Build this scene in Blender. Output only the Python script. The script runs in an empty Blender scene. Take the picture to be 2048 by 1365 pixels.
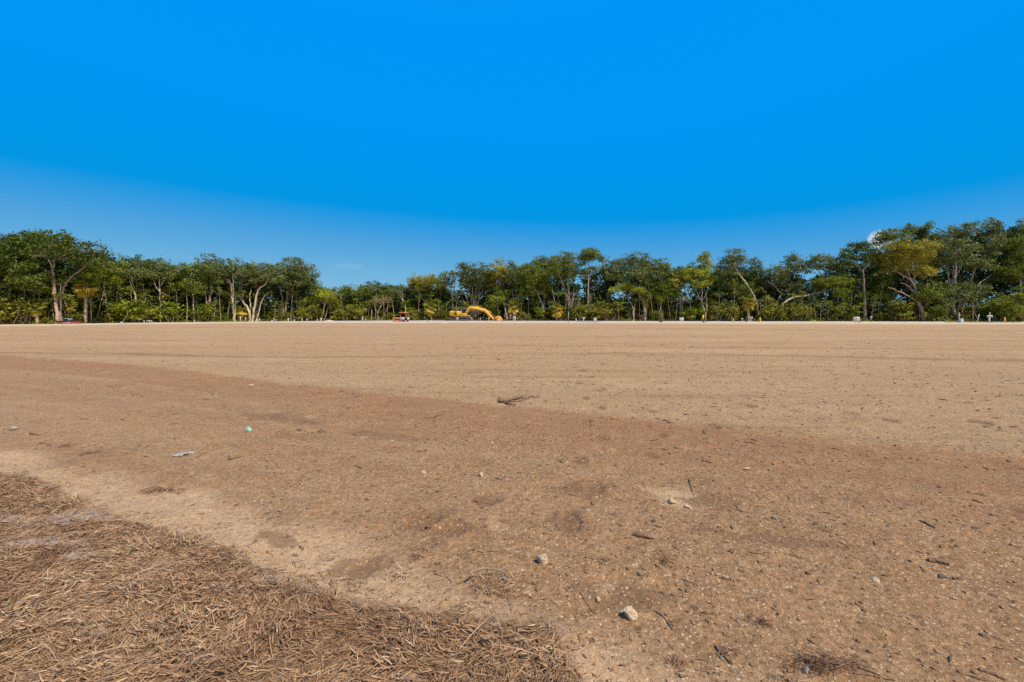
import bpy, math, random
import numpy as np
from mathutils import Vector

SC = bpy.context.scene
COL = SC.collection
F, HOR, CH = 910.0, 629.0, 1.3          # focal length in photo pixels, horizon row, camera height
DIP = 0.15                              # the road beyond the graded pad lies this much lower
R = math.radians

# ------------------------------------------------------------------ camera
cam_d = bpy.data.cameras.new('camera'); cam = bpy.data.objects.new('camera', cam_d); COL.objects.link(cam)
cam.location = (0, 0, CH); cam.rotation_euler = (R(90), 0, 0)
cam_d.sensor_width = 36.0; cam_d.lens = 36.0 * F / 2048.0
cam_d.shift_y = -(682.5 - HOR) / 2048.0
cam_d.clip_start = 0.05; cam_d.clip_end = 9000
SC.camera = cam

# ------------------------------------------------------------------ sky and sun
SUN_EL, SUN_AZ = 54.0, 134.0             # azimuth measured clockwise from the viewing direction (+Y)
w = bpy.data.worlds.new('World'); SC.world = w; w.use_nodes = True
nt = w.node_tree; nt.nodes.clear()
def N(tree, typ, **kw):
    n = tree.nodes.new(typ)
    for k, v in kw.items(): setattr(n, k, v)
    return n
sky = N(nt, 'ShaderNodeTexSky', sky_type='NISHITA', sun_disc=False)
sky.sun_elevation = R(SUN_EL); sky.sun_rotation = R(SUN_AZ)
sky.altitude = 0; sky.air_density = 1.0; sky.dust_density = 0.25; sky.ozone_density = 1.6
# the photograph's sky is strongly graded: grade the whole Nishita sky by its own red channel
sepk = N(nt, 'ShaderNodeSeparateColor'); nt.links.new(sky.outputs[0], sepk.inputs[0])
skf = N(nt, 'ShaderNodeMath', operation='MULTIPLY'); skf.inputs[1].default_value = 0.105; nt.links.new(sepk.outputs[0], skf.inputs[0])
skr = N(nt, 'ShaderNodeValToRGB'); el = skr.color_ramp.elements
STOPS = [(0.045, (0.05, 0.15, 0.40)), (0.075, (0.02, 0.24, 0.68)), (0.102, (0.0, 0.300, 0.91)), (0.17, (0.0, 0.305, 0.86)), (0.255, (0.001, 0.305, 0.765)), (0.355, (0.078, 0.365, 0.72)), (0.50, (0.155, 0.445, 0.72)), (0.70, (0.22, 0.50, 0.73)), (0.84, (0.55, 0.66, 0.76)), (1.0, (0.95, 0.93, 0.90))]
while len(el) < len(STOPS): el.new(0.5)
for e_, (ps, cl) in zip(el, STOPS): e_.position = ps; e_.color = (*cl, 1)
nt.links.new(skf.outputs[0], skr.inputs[0])
gr = N(nt, 'ShaderNodeVectorMath', operation='SCALE'); gr.inputs['Scale'].default_value = 1 / 0.105
nt.links.new(skr.outputs[0], gr.inputs[0])
# the whitish glare of the real sky round the sun stays ungraded
tcs = N(nt, 'ShaderNodeTexCoord'); dts = N(nt, 'ShaderNodeVectorMath', operation='DOT_PRODUCT')
dts.inputs[1].default_value = (math.sin(R(SUN_AZ)) * math.cos(R(SUN_EL)), math.cos(R(SUN_AZ)) * math.cos(R(SUN_EL)), math.sin(R(SUN_EL)))
nt.links.new(tcs.outputs['Generated'], dts.inputs[0])
gls = N(nt, 'ShaderNodeMapRange', interpolation_type='SMOOTHSTEP'); gls.inputs[1].default_value = math.cos(R(66)); gls.inputs[2].default_value = math.cos(R(20)); nt.links.new(dts.outputs['Value'], gls.inputs[0])
tint = N(nt, 'ShaderNodeMix', data_type='RGBA'); nt.links.new(gls.outputs[0], tint.inputs[0]); nt.links.new(gr.outputs[0], tint.inputs[6]); nt.links.new(sky.outputs[0], tint.inputs[7])
tcw = N(nt, 'ShaderNodeTexCoord')
def cloud(col_in, d, rad, strength, rot, nscale):
    d = Vector(d).normalized()
    mp = N(nt, 'ShaderNodeVectorMath', operation='SUBTRACT'); mp.inputs[1].default_value = d
    nt.links.new(tcw.outputs['Generated'], mp.inputs[0])
    vr = N(nt, 'ShaderNodeVectorRotate', rotation_type='AXIS_ANGLE'); vr.inputs['Axis'].default_value = d; vr.inputs['Angle'].default_value = rot
    nt.links.new(mp.outputs[0], vr.inputs['Vector'])
    dv = N(nt, 'ShaderNodeVectorMath', operation='DIVIDE'); dv.inputs[1].default_value = rad
    nt.links.new(vr.outputs[0], dv.inputs[0])
    ln = N(nt, 'ShaderNodeVectorMath', operation='LENGTH'); nt.links.new(dv.outputs[0], ln.inputs[0])
    no = N(nt, 'ShaderNodeTexNoise'); no.inputs['Scale'].default_value = nscale; no.inputs['Detail'].default_value = 5
    nt.links.new(tcw.outputs['Generated'], no.inputs['Vector'])
    ad = N(nt, 'ShaderNodeMath', operation='MULTIPLY_ADD'); ad.inputs[1].default_value = 1.5
    nt.links.new(no.outputs[0], ad.inputs[0]); nt.links.new(ln.outputs['Value'], ad.inputs[2])
    mr = N(nt, 'ShaderNodeMapRange', interpolation_type='SMOOTHSTEP')
    mr.inputs[1].default_value = 1.15; mr.inputs[2].default_value = 1.9; mr.inputs[3].default_value = strength; mr.inputs[4].default_value = 0
    nt.links.new(ad.outputs[0], mr.inputs[0])
    m = N(nt, 'ShaderNodeMix', data_type='RGBA')
    nt.links.new(mr.outputs[0], m.inputs[0]); nt.links.new(col_in, m.inputs[6]); m.inputs[7].default_value = (8.6, 8.9, 9.3, 1)
    return m.outputs[2]
c1 = cloud(tint.outputs[2], (0.806, 1, 0.166), (0.021, 0.021, 0.016), 0.8, R(25), 58)
c1 = cloud(c1, (-0.354, 1, 0.106), (0.03, 0.03, 0.006), 0.05, 0, 60)
bg = N(nt, 'ShaderNodeBackground'); bg.inputs[1].default_value = 0.105
nt.links.new(c1, bg.inputs[0])
wo = N(nt, 'ShaderNodeOutputWorld'); nt.links.new(bg.outputs[0], wo.inputs[0])

sun_d = bpy.data.lights.new('sun', 'SUN'); sun = bpy.data.objects.new('sun', sun_d); COL.objects.link(sun)
sun_d.energy = 5.0; sun_d.angle = R(0.53); sun_d.color = (1.0, 0.92, 0.80)
sd = Vector((math.sin(R(SUN_AZ)) * math.cos(R(SUN_EL)), math.cos(R(SUN_AZ)) * math.cos(R(SUN_EL)), math.sin(R(SUN_EL))))
sun.rotation_euler = (-sd).to_track_quat('-Z', 'Y').to_euler()
SC.view_settings.view_transform = 'Standard'; SC.view_settings.look = 'None'
SC.view_settings.exposure = 0.0; SC.view_settings.gamma = 1.0; SC.view_settings.use_curve_mapping = False
SC.render.engine = 'CYCLES'
SC.cycles.max_bounces = 6; SC.cycles.diffuse_bounces = 3; SC.cycles.glossy_bounces = 2; SC.cycles.transmission_bounces = 4
SC.cycles.use_denoising = False

# ------------------------------------------------------------------ helpers
rng = np.random.default_rng(7)
random.seed(7)

def vnoise(x, y, seed=0):
    x = np.asarray(x, float); y = np.asarray(y, float)
    xi = np.floor(x).astype(np.int64); yi = np.floor(y).astype(np.int64)
    fx = x - xi; fy = y - yi
    fx = fx * fx * (3 - 2 * fx); fy = fy * fy * (3 - 2 * fy)
    def h(a, b):
        n = (a * 374761393 + b * 668265263 + seed * 974634777) & 0xffffffff
        n = ((n ^ (n >> 13)) * 1274126177) & 0xffffffff
        n = ((n ^ (n >> 16)) * 2246822519) & 0xffffffff
        return ((n >> 8) & 0xffff) / 65535.0
    a = h(xi, yi); b = h(xi + 1, yi); c = h(xi, yi + 1); d = h(xi + 1, yi + 1)
    return (a * (1 - fx) + b * fx) * (1 - fy) + (c * (1 - fx) + d * fx) * fy
def fbm(x, y, seed=0, octv=4):
    s = 0; a = 0.5; t = 0
    for i in range(octv):
        s = s + a * vnoise(x, y, seed + i * 17); t += a
        x = np.asarray(x) * 2.03 + 3.1; y = np.asarray(y) * 2.03 + 1.7; a *= 0.5
    return s / t
def sstep(a, b, x):
    t = np.clip((np.asarray(x, float) - a) / (b - a), 0, 1); return t * t * (3 - 2 * t)

class MB:
    def __init__(s): s.v = []; s.f = []; s.c = []; s.n = 0; s.m = []
    def add(s, v, f, c=None, m=0):
        v = np.asarray(v, float).reshape(-1, 3); f = np.asarray(f, np.int64)
        s.v.append(v); s.f.append(f + s.n); s.n += len(v)
        s.c.append(np.ones((len(v), 4)) if c is None else np.broadcast_to(np.asarray(c, float), (len(v), 4)))
        s.m.append(m); return s
    def mesh(s, name, mats, smooth=False, attr=None):
        me = bpy.data.meshes.new(name)
        V = np.concatenate(s.v); me.vertices.add(len(V)); me.vertices.foreach_set('co', V.ravel())
        tot = np.concatenate([np.full(len(f), f.shape[1]) for f in s.f]); li = np.concatenate([f.ravel() for f in s.f])
        me.loops.add(len(li)); me.loops.foreach_set('vertex_index', li.astype(np.int32))
        st = np.concatenate([[0], np.cumsum(tot)[:-1]])
        me.polygons.add(len(tot)); me.polygons.foreach_set('loop_start', st.astype(np.int32)); me.polygons.foreach_set('loop_total', tot.astype(np.int32))
        if smooth: me.polygons.foreach_set('use_smooth', np.ones(len(tot), bool))
        if not isinstance(mats, (list, tuple)): mats = [mats]
        for m in mats: me.materials.append(m)
        if len(mats) > 1:
            me.polygons.foreach_set('material_index', np.concatenate([np.full(len(f), m) for f, m in zip(s.f, s.m)]).astype(np.int32))
        if attr:
            a = me.attributes.new(attr, 'FLOAT_COLOR', 'POINT'); a.data.foreach_set('color', np.concatenate(s.c).ravel().astype(np.float32))
        me.update(calc_edges=True); me.validate()
        return me
    def build(s, name, mats, parent=None, loc=(0, 0, 0), smooth=False, attr=None):
        o = bpy.data.objects.new(name, s.mesh(name, mats, smooth, attr)); COL.objects.link(o)
        o.location = loc
        if parent: o.parent = parent
        return o
    def box(s, x0, x1, y0, y1, z0, z1, ch=0.0, m=0):
        if ch <= 0:
            v = [(x, y, z) for z in (z0, z1) for x, y in ((x0, y0), (x1, y0), (x1, y1), (x0, y1))]
            return s.add(v, [(3, 2, 1, 0), (4, 5, 6, 7), (0, 1, 5, 4), (1, 2, 6, 5), (2, 3, 7, 6), (3, 0, 4, 7)], m=m)
        c = ch
        prof = [(x0 + c, z0), (x1 - c, z0), (x1, z0 + c), (x1, z1 - c), (x1 - c, z1), (x0 + c, z1), (x0, z1 - c), (x0, z0 + c)]
        return s.prism(prof, y0, y1, c, m)
    def prism(s, prof, y0, y1, ch=0.0, m=0):
        """outline in x,z (counter-clockwise seen from -y) extruded along y, with chamfered end rims"""
        P = np.array(prof, float); n = len(P); c = P.mean(0)
        ins = P + (c - P) * min(0.3, ch / max(1e-6, np.abs(P - c).max())) if ch > 0 else P
        rings = [(ins, y0), (P, y0 + ch), (P, y1 - ch), (ins, y1)] if ch > 0 else [(P, y0), (P, y1)]
        v = np.concatenate([np.column_stack([p[:, 0], np.full(n, y), p[:, 1]]) for p, y in rings])
        q = []
        for k in range(len(rings) - 1):
            for i in range(n):
                j = (i + 1) % n; q.append((k * n + i, k * n + j, (k + 1) * n + j, (k + 1) * n + i))
        s.add(v, q, m=m)
        b = s.n - len(v); top = b + (len(rings) - 1) * n
        s.f.append(np.array([[b + i for i in range(n)][::-1]])); s.m.append(m)
        s.f.append(np.array([[top + i for i in range(n)]])); s.m.append(m)
        s.v.append(np.zeros((0, 3))); s.c.append(np.zeros((0, 4)))
        return s
    def tube(s, pts, rad, n=6, c=None, cap=True, jit=0.0):
        P = np.asarray(pts, float); k = len(P); rad = np.broadcast_to(np.asarray(rad, float), (k,))
        T = np.gradient(P, axis=0); T /= np.linalg.norm(T, axis=1, keepdims=True) + 1e-9
        ref = np.array([0, 1.0, 0]) if abs(T[:, 1]).mean() < 0.8 else np.array([1.0, 0, 0])
        A = np.cross(T, ref); A /= np.linalg.norm(A, axis=1, keepdims=True) + 1e-9
        B = np.cross(T, A); th = np.arange(n) * 2 * np.pi / n
        rr = rad[:, None] * (1 + jit * (rng.random((k, n)) - 0.5)) if jit else np.repeat(rad[:, None], n, 1)
        v = P[:, None] + rr[..., None] * (np.cos(th)[None, :, None] * A[:, None] + np.sin(th)[None, :, None] * B[:, None])
        i, j = np.meshgrid(np.arange(k - 1), np.arange(n), indexing='ij'); j2 = (j + 1) % n
        q = np.stack([i * n + j, i * n + j2, (i + 1) * n + j2, (i + 1) * n + j], -1).reshape(-1, 4)
        s.add(v.reshape(-1, 3), q, c)
        if cap:
            b = s.n - k * n
            s.f.append(np.array([[b + x for x in range(n)], [b + (k - 1) * n + n - 1 - x for x in range(n)]])); s.m.append(0)
            s.v.append(np.zeros((0, 3))); s.c.append(np.zeros((0, 4)))
        return s
    def disc(s, c, r, y0, y1, n=16, m=0):
        th = np.arange(n) * 2 * np.pi / n
        return s.prism([(c[0] + r * math.cos(t), c[1] + r * math.sin(t)) for t in th], y0, y1, min(0.04, r * 0.15), m)

def tag(o, label=None, cat=None, group=None, kind=None):
    if label: o['label'] = label
    if cat: o['category'] = cat
    if group: o['group'] = group
    if kind: o['kind'] = kind
    return o
def empty(name, loc, label, cat, group=None, rz=0.0):
    o = bpy.data.objects.new(name, None); COL.objects.link(o); o.location = loc; o.rotation_euler = (0, 0, rz); o.empty_display_size = 0.2
    return tag(o, label, cat, group)
def copy_tree(o, parent=None):
    c = o.copy(); COL.objects.link(c); c.parent = parent
    for ch in list(o.children): copy_tree(ch, c)
    return c

# ------------------------------------------------------------------ materials
def new_mat(name):
    m = bpy.data.materials.new(name); m.use_nodes = True; t = m.node_tree
    return m, t, t.nodes['Principled BSDF']
def noise_node(t, scale, detail=3, rough=0.55, vec=None):
    n = N(t, 'ShaderNodeTexNoise'); n.inputs['Scale'].default_value = scale; n.inputs['Detail'].default_value = detail; n.inputs['Roughness'].default_value = rough
    if vec is None:
        tc = N(t, 'ShaderNodeTexCoord'); vec = tc.outputs['Object']
    t.links.new(vec, n.inputs['Vector']); return n
def ramp(t, fac, stops):
    r = N(t, 'ShaderNodeValToRGB'); e = r.color_ramp.elements
    while len(e) < len(stops): e.new(0.5)
    for i, (p, c) in enumerate(stops): e[i].position = p; e[i].color = (*c, 1)
    t.links.new(fac, r.inputs[0]); return r.outputs[0]
def mixc(t, fac, a, b, blend='MIX'):
    m = N(t, 'ShaderNodeMix', data_type='RGBA', blend_type=blend)
    for s_, v in ((0, fac), (6, a), (7, b)):
        if isinstance(v, (int, float)): m.inputs[s_].default_value = v
        elif isinstance(v, tuple): m.inputs[s_].default_value = (*v, 1)
        else: t.links.new(v, m.inputs[s_])
    return m.outputs[2]
def mapr(t, v, a, b, c=0.0, d=1.0, smooth=True):
    m = N(t, 'ShaderNodeMapRange', interpolation_type='SMOOTHSTEP' if smooth else 'LINEAR')
    t.links.new(v, m.inputs[0])
    for i, x in enumerate((a, b, c, d)): m.inputs[i + 1].default_value = x
    return m.outputs[0]
def mth(t, op, a, b=None):
    m = N(t, 'ShaderNodeMath', operation=op)
    for i, v in enumerate((a, b)):
        if v is None: continue
        if isinstance(v, (int, float)): m.inputs[i].default_value = v
        else: t.links.new(v, m.inputs[i])
    return m.outputs[0]
def simple(name, col, rough=0.6, var=0.25, scale=6.0, bump=0.0, bscale=30, metal=0.0, dirt=None):
    m, t, p = new_mat(name)
    n = noise_node(t, scale, 5)
    lo = tuple(c * (1 - var) for c in col); hi = tuple(min(1, c * (1 + var)) for c in col)
    c = ramp(t, n.outputs[0], [(0.3, lo), (0.7, hi)])
    if dirt:
        n2 = noise_node(t, scale * 2.7, 6)
        c = mixc(t, mapr(t, n2.outputs[0], 0.5, 0.72, 0, 0.8), c, dirt)
    t.links.new(c, p.inputs['Base Color']); p.inputs['Roughness'].default_value = rough; p.inputs['Metallic'].default_value = metal
    if bump:
        b = N(t, 'ShaderNodeBump'); b.inputs['Strength'].default_value = bump; b.inputs['Distance'].default_value = 0.02
        nb = noise_node(t, bscale, 5); t.links.new(nb.outputs[0], b.inputs['Height']); t.links.new(b.outputs[0], p.inputs['Normal'])
    return m
def leaf_mat(name, col, yel, transl=0.35, rough=0.5, spec=0.22):
    m, t, p = new_mat(name)
    a = N(t, 'ShaderNodeAttribute', attribute_name='tint')
    sp = N(t, 'ShaderNodeSeparateColor'); t.links.new(a.outputs['Color'], sp.inputs[0])
    c = mixc(t, sp.outputs[1], col, yel)
    v = N(t, 'ShaderNodeVectorMath', operation='SCALE'); t.links.new(c, v.inputs[0]); t.links.new(mth(t, 'MULTIPLY_ADD', sp.outputs[0], 1.1), v.inputs['Scale'])
    v.inputs['Scale'].links[0].from_node.inputs[2].default_value = 0.45
    p.inputs['Roughness'].default_value = rough; p.inputs['Specular IOR Level'].default_value = spec
    t.links.new(v.outputs[0], p.inputs['Base Color'])
    tr = N(t, 'ShaderNodeBsdfTranslucent'); t.links.new(v.outputs[0], tr.inputs[0])
    mx = N(t, 'ShaderNodeMixShader'); mx.inputs[0].default_value = transl
    t.links.new(p.outputs[0], mx.inputs[1]); t.links.new(tr.outputs[0], mx.inputs[2])
    t.links.new(mx.outputs[0], t.nodes['Material Output'].inputs[0])
    return m
LEAF = {
 'dark':  leaf_mat('leaf_dark', (0.081, 0.125, 0.014), (0.169, 0.185, 0.019), 0.28),
 'mid':   leaf_mat('leaf_mid', (0.134, 0.185, 0.018), (0.246, 0.246, 0.023), 0.3),
 'grey':  leaf_mat('leaf_grey', (0.130, 0.166, 0.038), (0.215, 0.224, 0.053), 0.28, 0.45, 0.3),
 'bright': leaf_mat('leaf_bright', (0.168, 0.224, 0.016), (0.289, 0.291, 0.019), 0.35),
 'yellow': leaf_mat('leaf_yellow', (0.275, 0.308, 0.023), (0.440, 0.431, 0.034), 0.35),
 'olive': leaf_mat('leaf_olive', (0.297, 0.269, 0.027), (0.451, 0.375, 0.038), 0.32),
 'brown': leaf_mat('leaf_brown', (0.197, 0.123, 0.046), (0.282, 0.192, 0.069), 0.15),
 'deep':  leaf_mat('leaf_deep_shade', (0.040, 0.058, 0.008), (0.068, 0.081, 0.011), 0.2),  # shade inside the background wood is put into this darkened leaf colour
 'frond': leaf_mat('leaf_frond', (0.197, 0.212, 0.023), (0.675, 0.451, 0.058), 0.3, 0.45, 0.3),
 'weed':  leaf_mat('leaf_weed', (0.176, 0.194, 0.018), (0.315, 0.265, 0.040), 0.3),
}
BARK = {
 'pale': simple('bark_pale', (0.52, 0.41, 0.29), 0.9, 0.35, 2.5, 0.6, 14, dirt=(0.16, 0.13, 0.10)),
 'grey': simple('bark_grey', (0.33, 0.245, 0.17), 0.9, 0.35, 2.5, 0.6, 14, dirt=(0.10, 0.08, 0.06)),
 'pink': simple('bark_pink', (0.46, 0.31, 0.21), 0.9, 0.3, 2.5, 0.6, 14, dirt=(0.18, 0.12, 0.09)),
 'dark': simple('bark_dark', (0.10, 0.08, 0.06), 0.9, 0.35, 2.5, 0.6, 14),
}

# ------------------------------------------------------------------ ground
def U(x): return (np.asarray(x, float) - 1024.0) / F
def curve(pts, z=0.0):
    p = np.array(pts, float); us = U(p[:, 0]); ys = (CH - z) * F / (p[:, 1] - HOR)
    return lambda u: np.interp(u, us, ys)
pad_edge = curve([(-400, 660), (0, 653.5), (300, 648.6), (560, 646.2), (800, 646.4), (1100, 647), (1500, 648), (2048, 648.9), (2500, 650)])
band_far = curve([(-400, 690), (0, 712), (300, 735), (560, 768), (830, 793), (1000, 812), (1230, 835), (1500, 862), (1750, 885), (2048, 912), (2500, 955)])
band_near = curve([(-400, 850), (0, 893), (150, 925), (300, 970), (450, 1015), (560, 1060), (760, 1120), (1000, 1185), (1150, 1245), (1300, 1290), (1500, 1335), (1700, 1400), (1900, 1700), (2500, 9000)])
grass_edge = curve([(-500, 880), (-200, 915), (0, 945), (60, 955), (190, 1012), (330, 1068), (480, 1110), (560, 1150), (640, 1160), (760, 1218), (880, 1240), (1000, 1232), (1100, 1245), (1155, 1305), (1200, 1400), (1240, 2300), (1300, 9000)])
forest_edge = curve([(-500, 668), (-200, 657), (0, 650.6), (116, 649.5), (300, 646.5), (500, 644.4), (600, 643.4), (800, 641.8), (1100, 642.7), (1500, 643.5), (2048, 644.4), (2500, 645.5)], -DIP)
def windrow(y0):  # ridges left by the grader, roughly across the field
    return curve(y0)
ROWS = [(windrow([(-400, 661), (0, 663), (300, 657), (600, 654.2), (1200, 657), (1700, 661), (2048, 664), (2500, 668)]), 0.05, 0.35),
        (windrow([(-400, 675), (0, 672), (230, 681), (500, 687), (700, 690), (1366, 694), (1800, 698), (2048, 702), (2500, 708)]), 0.03, 0.12),
        (windrow([(-400, 660), (300, 664), (900, 672), (1500, 676), (2048, 682), (2500, 690)]), 0.015, 0.2),
        (windrow([(-400, 700), (0, 706), (600, 716), (1366, 707), (1600, 712), (2048, 722), (2500, 735)]), 0.012, 0.25)]
FOOT = [(1165, 741.7, 11, 3, 0.02), (1181, 754.3, 9, 3, .02), (1158, 765.7, 12, 4, .02), (1197, 782, 9, 4, .025), (1172, 796, 9, 4, .02), (1203, 815, 12, 6, .02),
        (1172, 841, 14, 7, .025), (1202, 873, 19, 8, .03), (1302, 822, 10, 5, .02), (1325, 870, 13, 5, .02), (1190, 972, 26, 12, .03), (1140, 1040, 24, 32, .028),
        (848, 1037, 40, 14, .03), (905, 1055, 40, 18, .025), (1300, 908, 20, 9, .02), (1160, 918, 22, 9, .02), (730, 1128, 36, 12, .018), (975, 997, 36, 6, .015),
        (1425, 852, 14, 7, .025), (1500, 810, 14, 4, .02), (1590, 821, 15, 4, .02), (1560, 782, 9, 3, .02), (1606, 757, 9, 2.5, .02), (1670, 748, 8, 2.5, .02),
        (1655, 741, 8, 2, .02), (1712, 737, 8, 2, .02), (1540, 770, 8, 3, .02), (1260, 672, 8, 2, .03), (1325, 690, 9, 2, .03), (1256, 711, 8, 2, .02),
        (1250, 1190, 60, 18, .012), (1700, 826, 16, 5, .015), (1780, 840, 18, 5, .015), (1960, 845, 25, 7, .02)]
FW = []
for fx, fy, fw, fh, dp in FOOT:
    Y = CH * F / (fy - HOR); FW.append(((fx - 1024) / F * Y, Y, max(0.06, fw / F * Y * 0.85), max(0.10, min(0.40, fh * Y * Y / (F * CH) * 0.8)), dp * 0.65))
def px_w(x, y):
    Y = CH * F / (y - HOR); return (x - 1024) / F * Y, Y
BARE = [(*px_w(95, 1034), 0.52, 0.13), (*px_w(20, 1040), 0.4, 0.10), (*px_w(70, 1088), 0.28, 0.07), (*px_w(165, 1112), 0.15, 0.05), (*px_w(350, 1278), 0.14, 0.05), (*px_w(560, 1158), 0.15, 0.05), (*px_w(200, 1265), 0.13, 0.05), (*px_w(665, 1180), 0.13, 0.04), (*px_w(300, 1310), 0.12, 0.04), (*px_w(820, 1352), 0.09, 0.03), (*px_w(480, 1190), 0.10, 0.04)]
def bare_mask(x, y):
    m = np.zeros_like(x); wv = (fbm(x * 9, y * 9, 87, 5) - 0.42) * 3.0
    for cx, cy, a, b in BARE:
        m = np.maximum(m, sstep(1.25, 0.6, np.sqrt(((x - cx) / a) ** 2 + ((y - cy) / b) ** 2) + wv))
    return np.maximum(m, 0.7 * sstep(0.66, 0.76, fbm(x * 1.7 + 3, y * 1.7, 81, 3)))
SCRAPE = (*px_w(1352, 988), 0.20, 0.27)
STAIN = [(*px_w(848, 1036), 0.17, 0.11, 0.5), (*px_w(908, 1056), 0.20, 0.10, 0.9), (*px_w(735, 1126), 0.17, 0.10, 0.3), (*px_w(560, 1078), 0.16, 0.06, -0.5), (*px_w(1240, 1186), 0.24, 0.12, 0.1), (*px_w(1175, 975), 0.22, 0.14, 0.3), (*px_w(1430, 1000), 0.22, 0.16, -0.2), (*px_w(1560, 1075), 0.40, 0.07, -0.3), (*px_w(760, 870), 0.5, 0.14, -0.3), (*px_w(560, 835), 0.8, 0.18, -0.35), (*px_w(1140, 1042), 0.12, 0.2, 0.2)]
def polar(x, y):
    yy = np.maximum(y, 1e-3); return x / yy
def foot_fields(x, y):
    dz = np.zeros_like(x); mk = np.zeros_like(x)
    for i, (cx, cy, a, b, dp) in enumerate(FW):
        s = np.where((np.abs(x - cx) < 3 * a) & (np.abs(y - cy) < 3 * b))[0]
        if len(s) == 0: continue
        xs = x[s] - cx; ys = y[s] - cy; th = (i * 0.7) % 0.9 - 0.45
        xr = xs * math.cos(th) + ys * math.sin(th) * a / b; yr = -xs * math.sin(th) * b / a + ys * math.cos(th)
        d = np.sqrt((xr / a) ** 2 + (yr / b) ** 2) + (fbm(x[s] * 14, y[s] * 14, 91 + i, 3) - 0.5) * 0.55
        dz[s] += -dp * sstep(1.05, 0.75, d) + dp * 0.4 * np.exp(-((d - 1.2) / 0.2) ** 2)
        mk[s] = np.maximum(mk[s], sstep(1.1, 0.8, d))
    return dz, mk
def ground_fields(x, y):
    x = np.atleast_1d(np.asarray(x, float)); y = np.atleast_1d(np.asarray(y, float))
    u = polar(x, y); front = y > 0.05
    r = np.hypot(x, y)
    pe = pad_edge(u); wob = (fbm(x * 0.18, y * 0.18, 5, 4) - 0.5) * 5.0
    beyond = np.where(front, sstep(0.0, 2.5, y - pe + wob), 0)
    ff = np.where(front, sstep(0, 4.0, y - forest_edge(u)), 0)
    nearf = 1 - beyond
    z = (fbm(x * 0.13, y * 0.13, 1, 3) - 0.5) * 0.05 * nearf
    z += (fbm(x * 1.1, y * 1.1, 2, 3) - 0.5) * 0.028 * nearf
    rough = 0.5 + 0.9 * fbm(x * 0.35, y * 0.35, 9, 2)
    z += (fbm(x * 5.0, y * 5.0, 3, 3) - 0.5) * 0.018 * nearf * rough
    z += (fbm(x * 19, y * 19, 4, 2) - 0.5) * 0.012 * nearf * rough * sstep(14, 6, r)
    bf = band_far(u); wob2 = (fbm(x * 0.9, y * 0.9, 22, 4) - 0.5) * 0.10 + (fbm(x * 4, y * 4, 23, 3) - 0.5) * 0.03
    t = (y - bf) / np.maximum(bf, 0.1) + wob2 * 0.35
    bw_ = 0.016 + 0.035 * sstep(-0.1, 0.9, u)
    band = np.where(front, sstep(0.0, 1.0, (bw_ - t) / (2 * bw_)), 1)
    # strip running parallel to the band edge: drag lines
    s_ = np.log(np.maximum(y, 0.2) / np.maximum(bf, 0.2))
    z += np.where(front, (vnoise(s_ * 34, u * 1.5, 31) - 0.5) * 0.016 * nearf * sstep(20, 9, y), 0)
    z += np.where(front, 0.02 * np.exp(-((t - 0.012) / 0.018) ** 2) * nearf, 0)
    stk = fbm(s_ * 13 + 4, u * 0.9, 33, 4); stk2 = fbm(s_ * 45, u * 2.2, 35, 3)
    band = np.where(front, band * np.clip(1.0 - 1.5 * sstep(0.42, 0.72, stk) * sstep(-0.04, -0.22, t) * 0.3 * sstep(2.6, 4.5, y) * sstep(16, 9, y) - 0.75 * (stk2 - 0.5) * sstep(18, 9, y), 0, 1), band)
    band = np.where(front, band * (1 - 0.36 * sstep(-0.15, -0.5, t)), band * 0.7)
    bn = band_near(u)
    t2 = (y - bn) / np.maximum(bn, 0.1) + (fbm(x * 1.3, y * 1.3, 41, 4) - 0.5) * 0.32
    sand = np.where(front, sstep(0.10, -0.10, t2), np.where(x < 0.5, 1, 0))
    ge = grass_edge(u)
    t3 = y - ge + (fbm(x * 3.1, y * 3.1, 51, 4) - 0.5) * 0.30
    grass = np.where(front & (u < 0.42), sstep(0.08, -0.06, t3), np.where(~front & (x < 0.6), 1, 0))
    bmk = np.zeros_like(x); kk = np.where(grass > 0.01)[0]; bmk[kk] = bare_mask(x[kk], y[kk]) * grass[kk]
    grass = grass * (1 - 0.85 * bmk); sand = np.maximum(sand, 2 * bmk)
    sand = np.maximum(sand, 0.85 * sstep(1.2, 0.5, np.sqrt(((x - SCRAPE[0]) / SCRAPE[2]) ** 2 + ((y - SCRAPE[1]) / SCRAPE[3]) ** 2) + (fbm(x * 7, y * 7, 88, 4) - 0.5) * 1.8))
    row = np.zeros_like(x)
    for f, h, wd in ROWS:
        c = f(u) * (1 + (fbm(u * 9, u * 0 + 3, 61, 3) - 0.5) * 0.03); d = (y - c) / wd
        amp = (0.25 + 1.1 * vnoise(u * 11, c * 0 + h * 90, 62)) * np.where(front, 1, 0) * nearf
        g = np.exp(-d * d) * amp; z += g * h; row = np.maximum(row, np.minimum(1, g * 1.1))
    fz, fm = foot_fields(x, y)
    for q_, (cx, cy, a, b, th) in enumerate(STAIN):
        k_ = np.where((np.abs(x - cx) < 2 * a + b) & (np.abs(y - cy) < 2 * a + b))[0]
        if len(k_) == 0: continue
        xs, ys = x[k_] - cx, y[k_] - cy; xr = xs * math.cos(th) + ys * math.sin(th); yr = -xs * math.sin(th) + ys * math.cos(th)
        d_ = np.sqrt((xr / a) ** 2 + (yr / b) ** 2) + (fbm(x[k_] * 9, y[k_] * 9, 95 + q_, 4) - 0.5) * 1.5
        fm[k_] = np.maximum(fm[k_], 0.8 * sstep(1.15, 0.75, d_))
    z += fz + grass * 0.012 - beyond * DIP
    z += ff * (fbm(x * 0.3, y * 0.3, 71, 3) - 0.5) * 0.3
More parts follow.
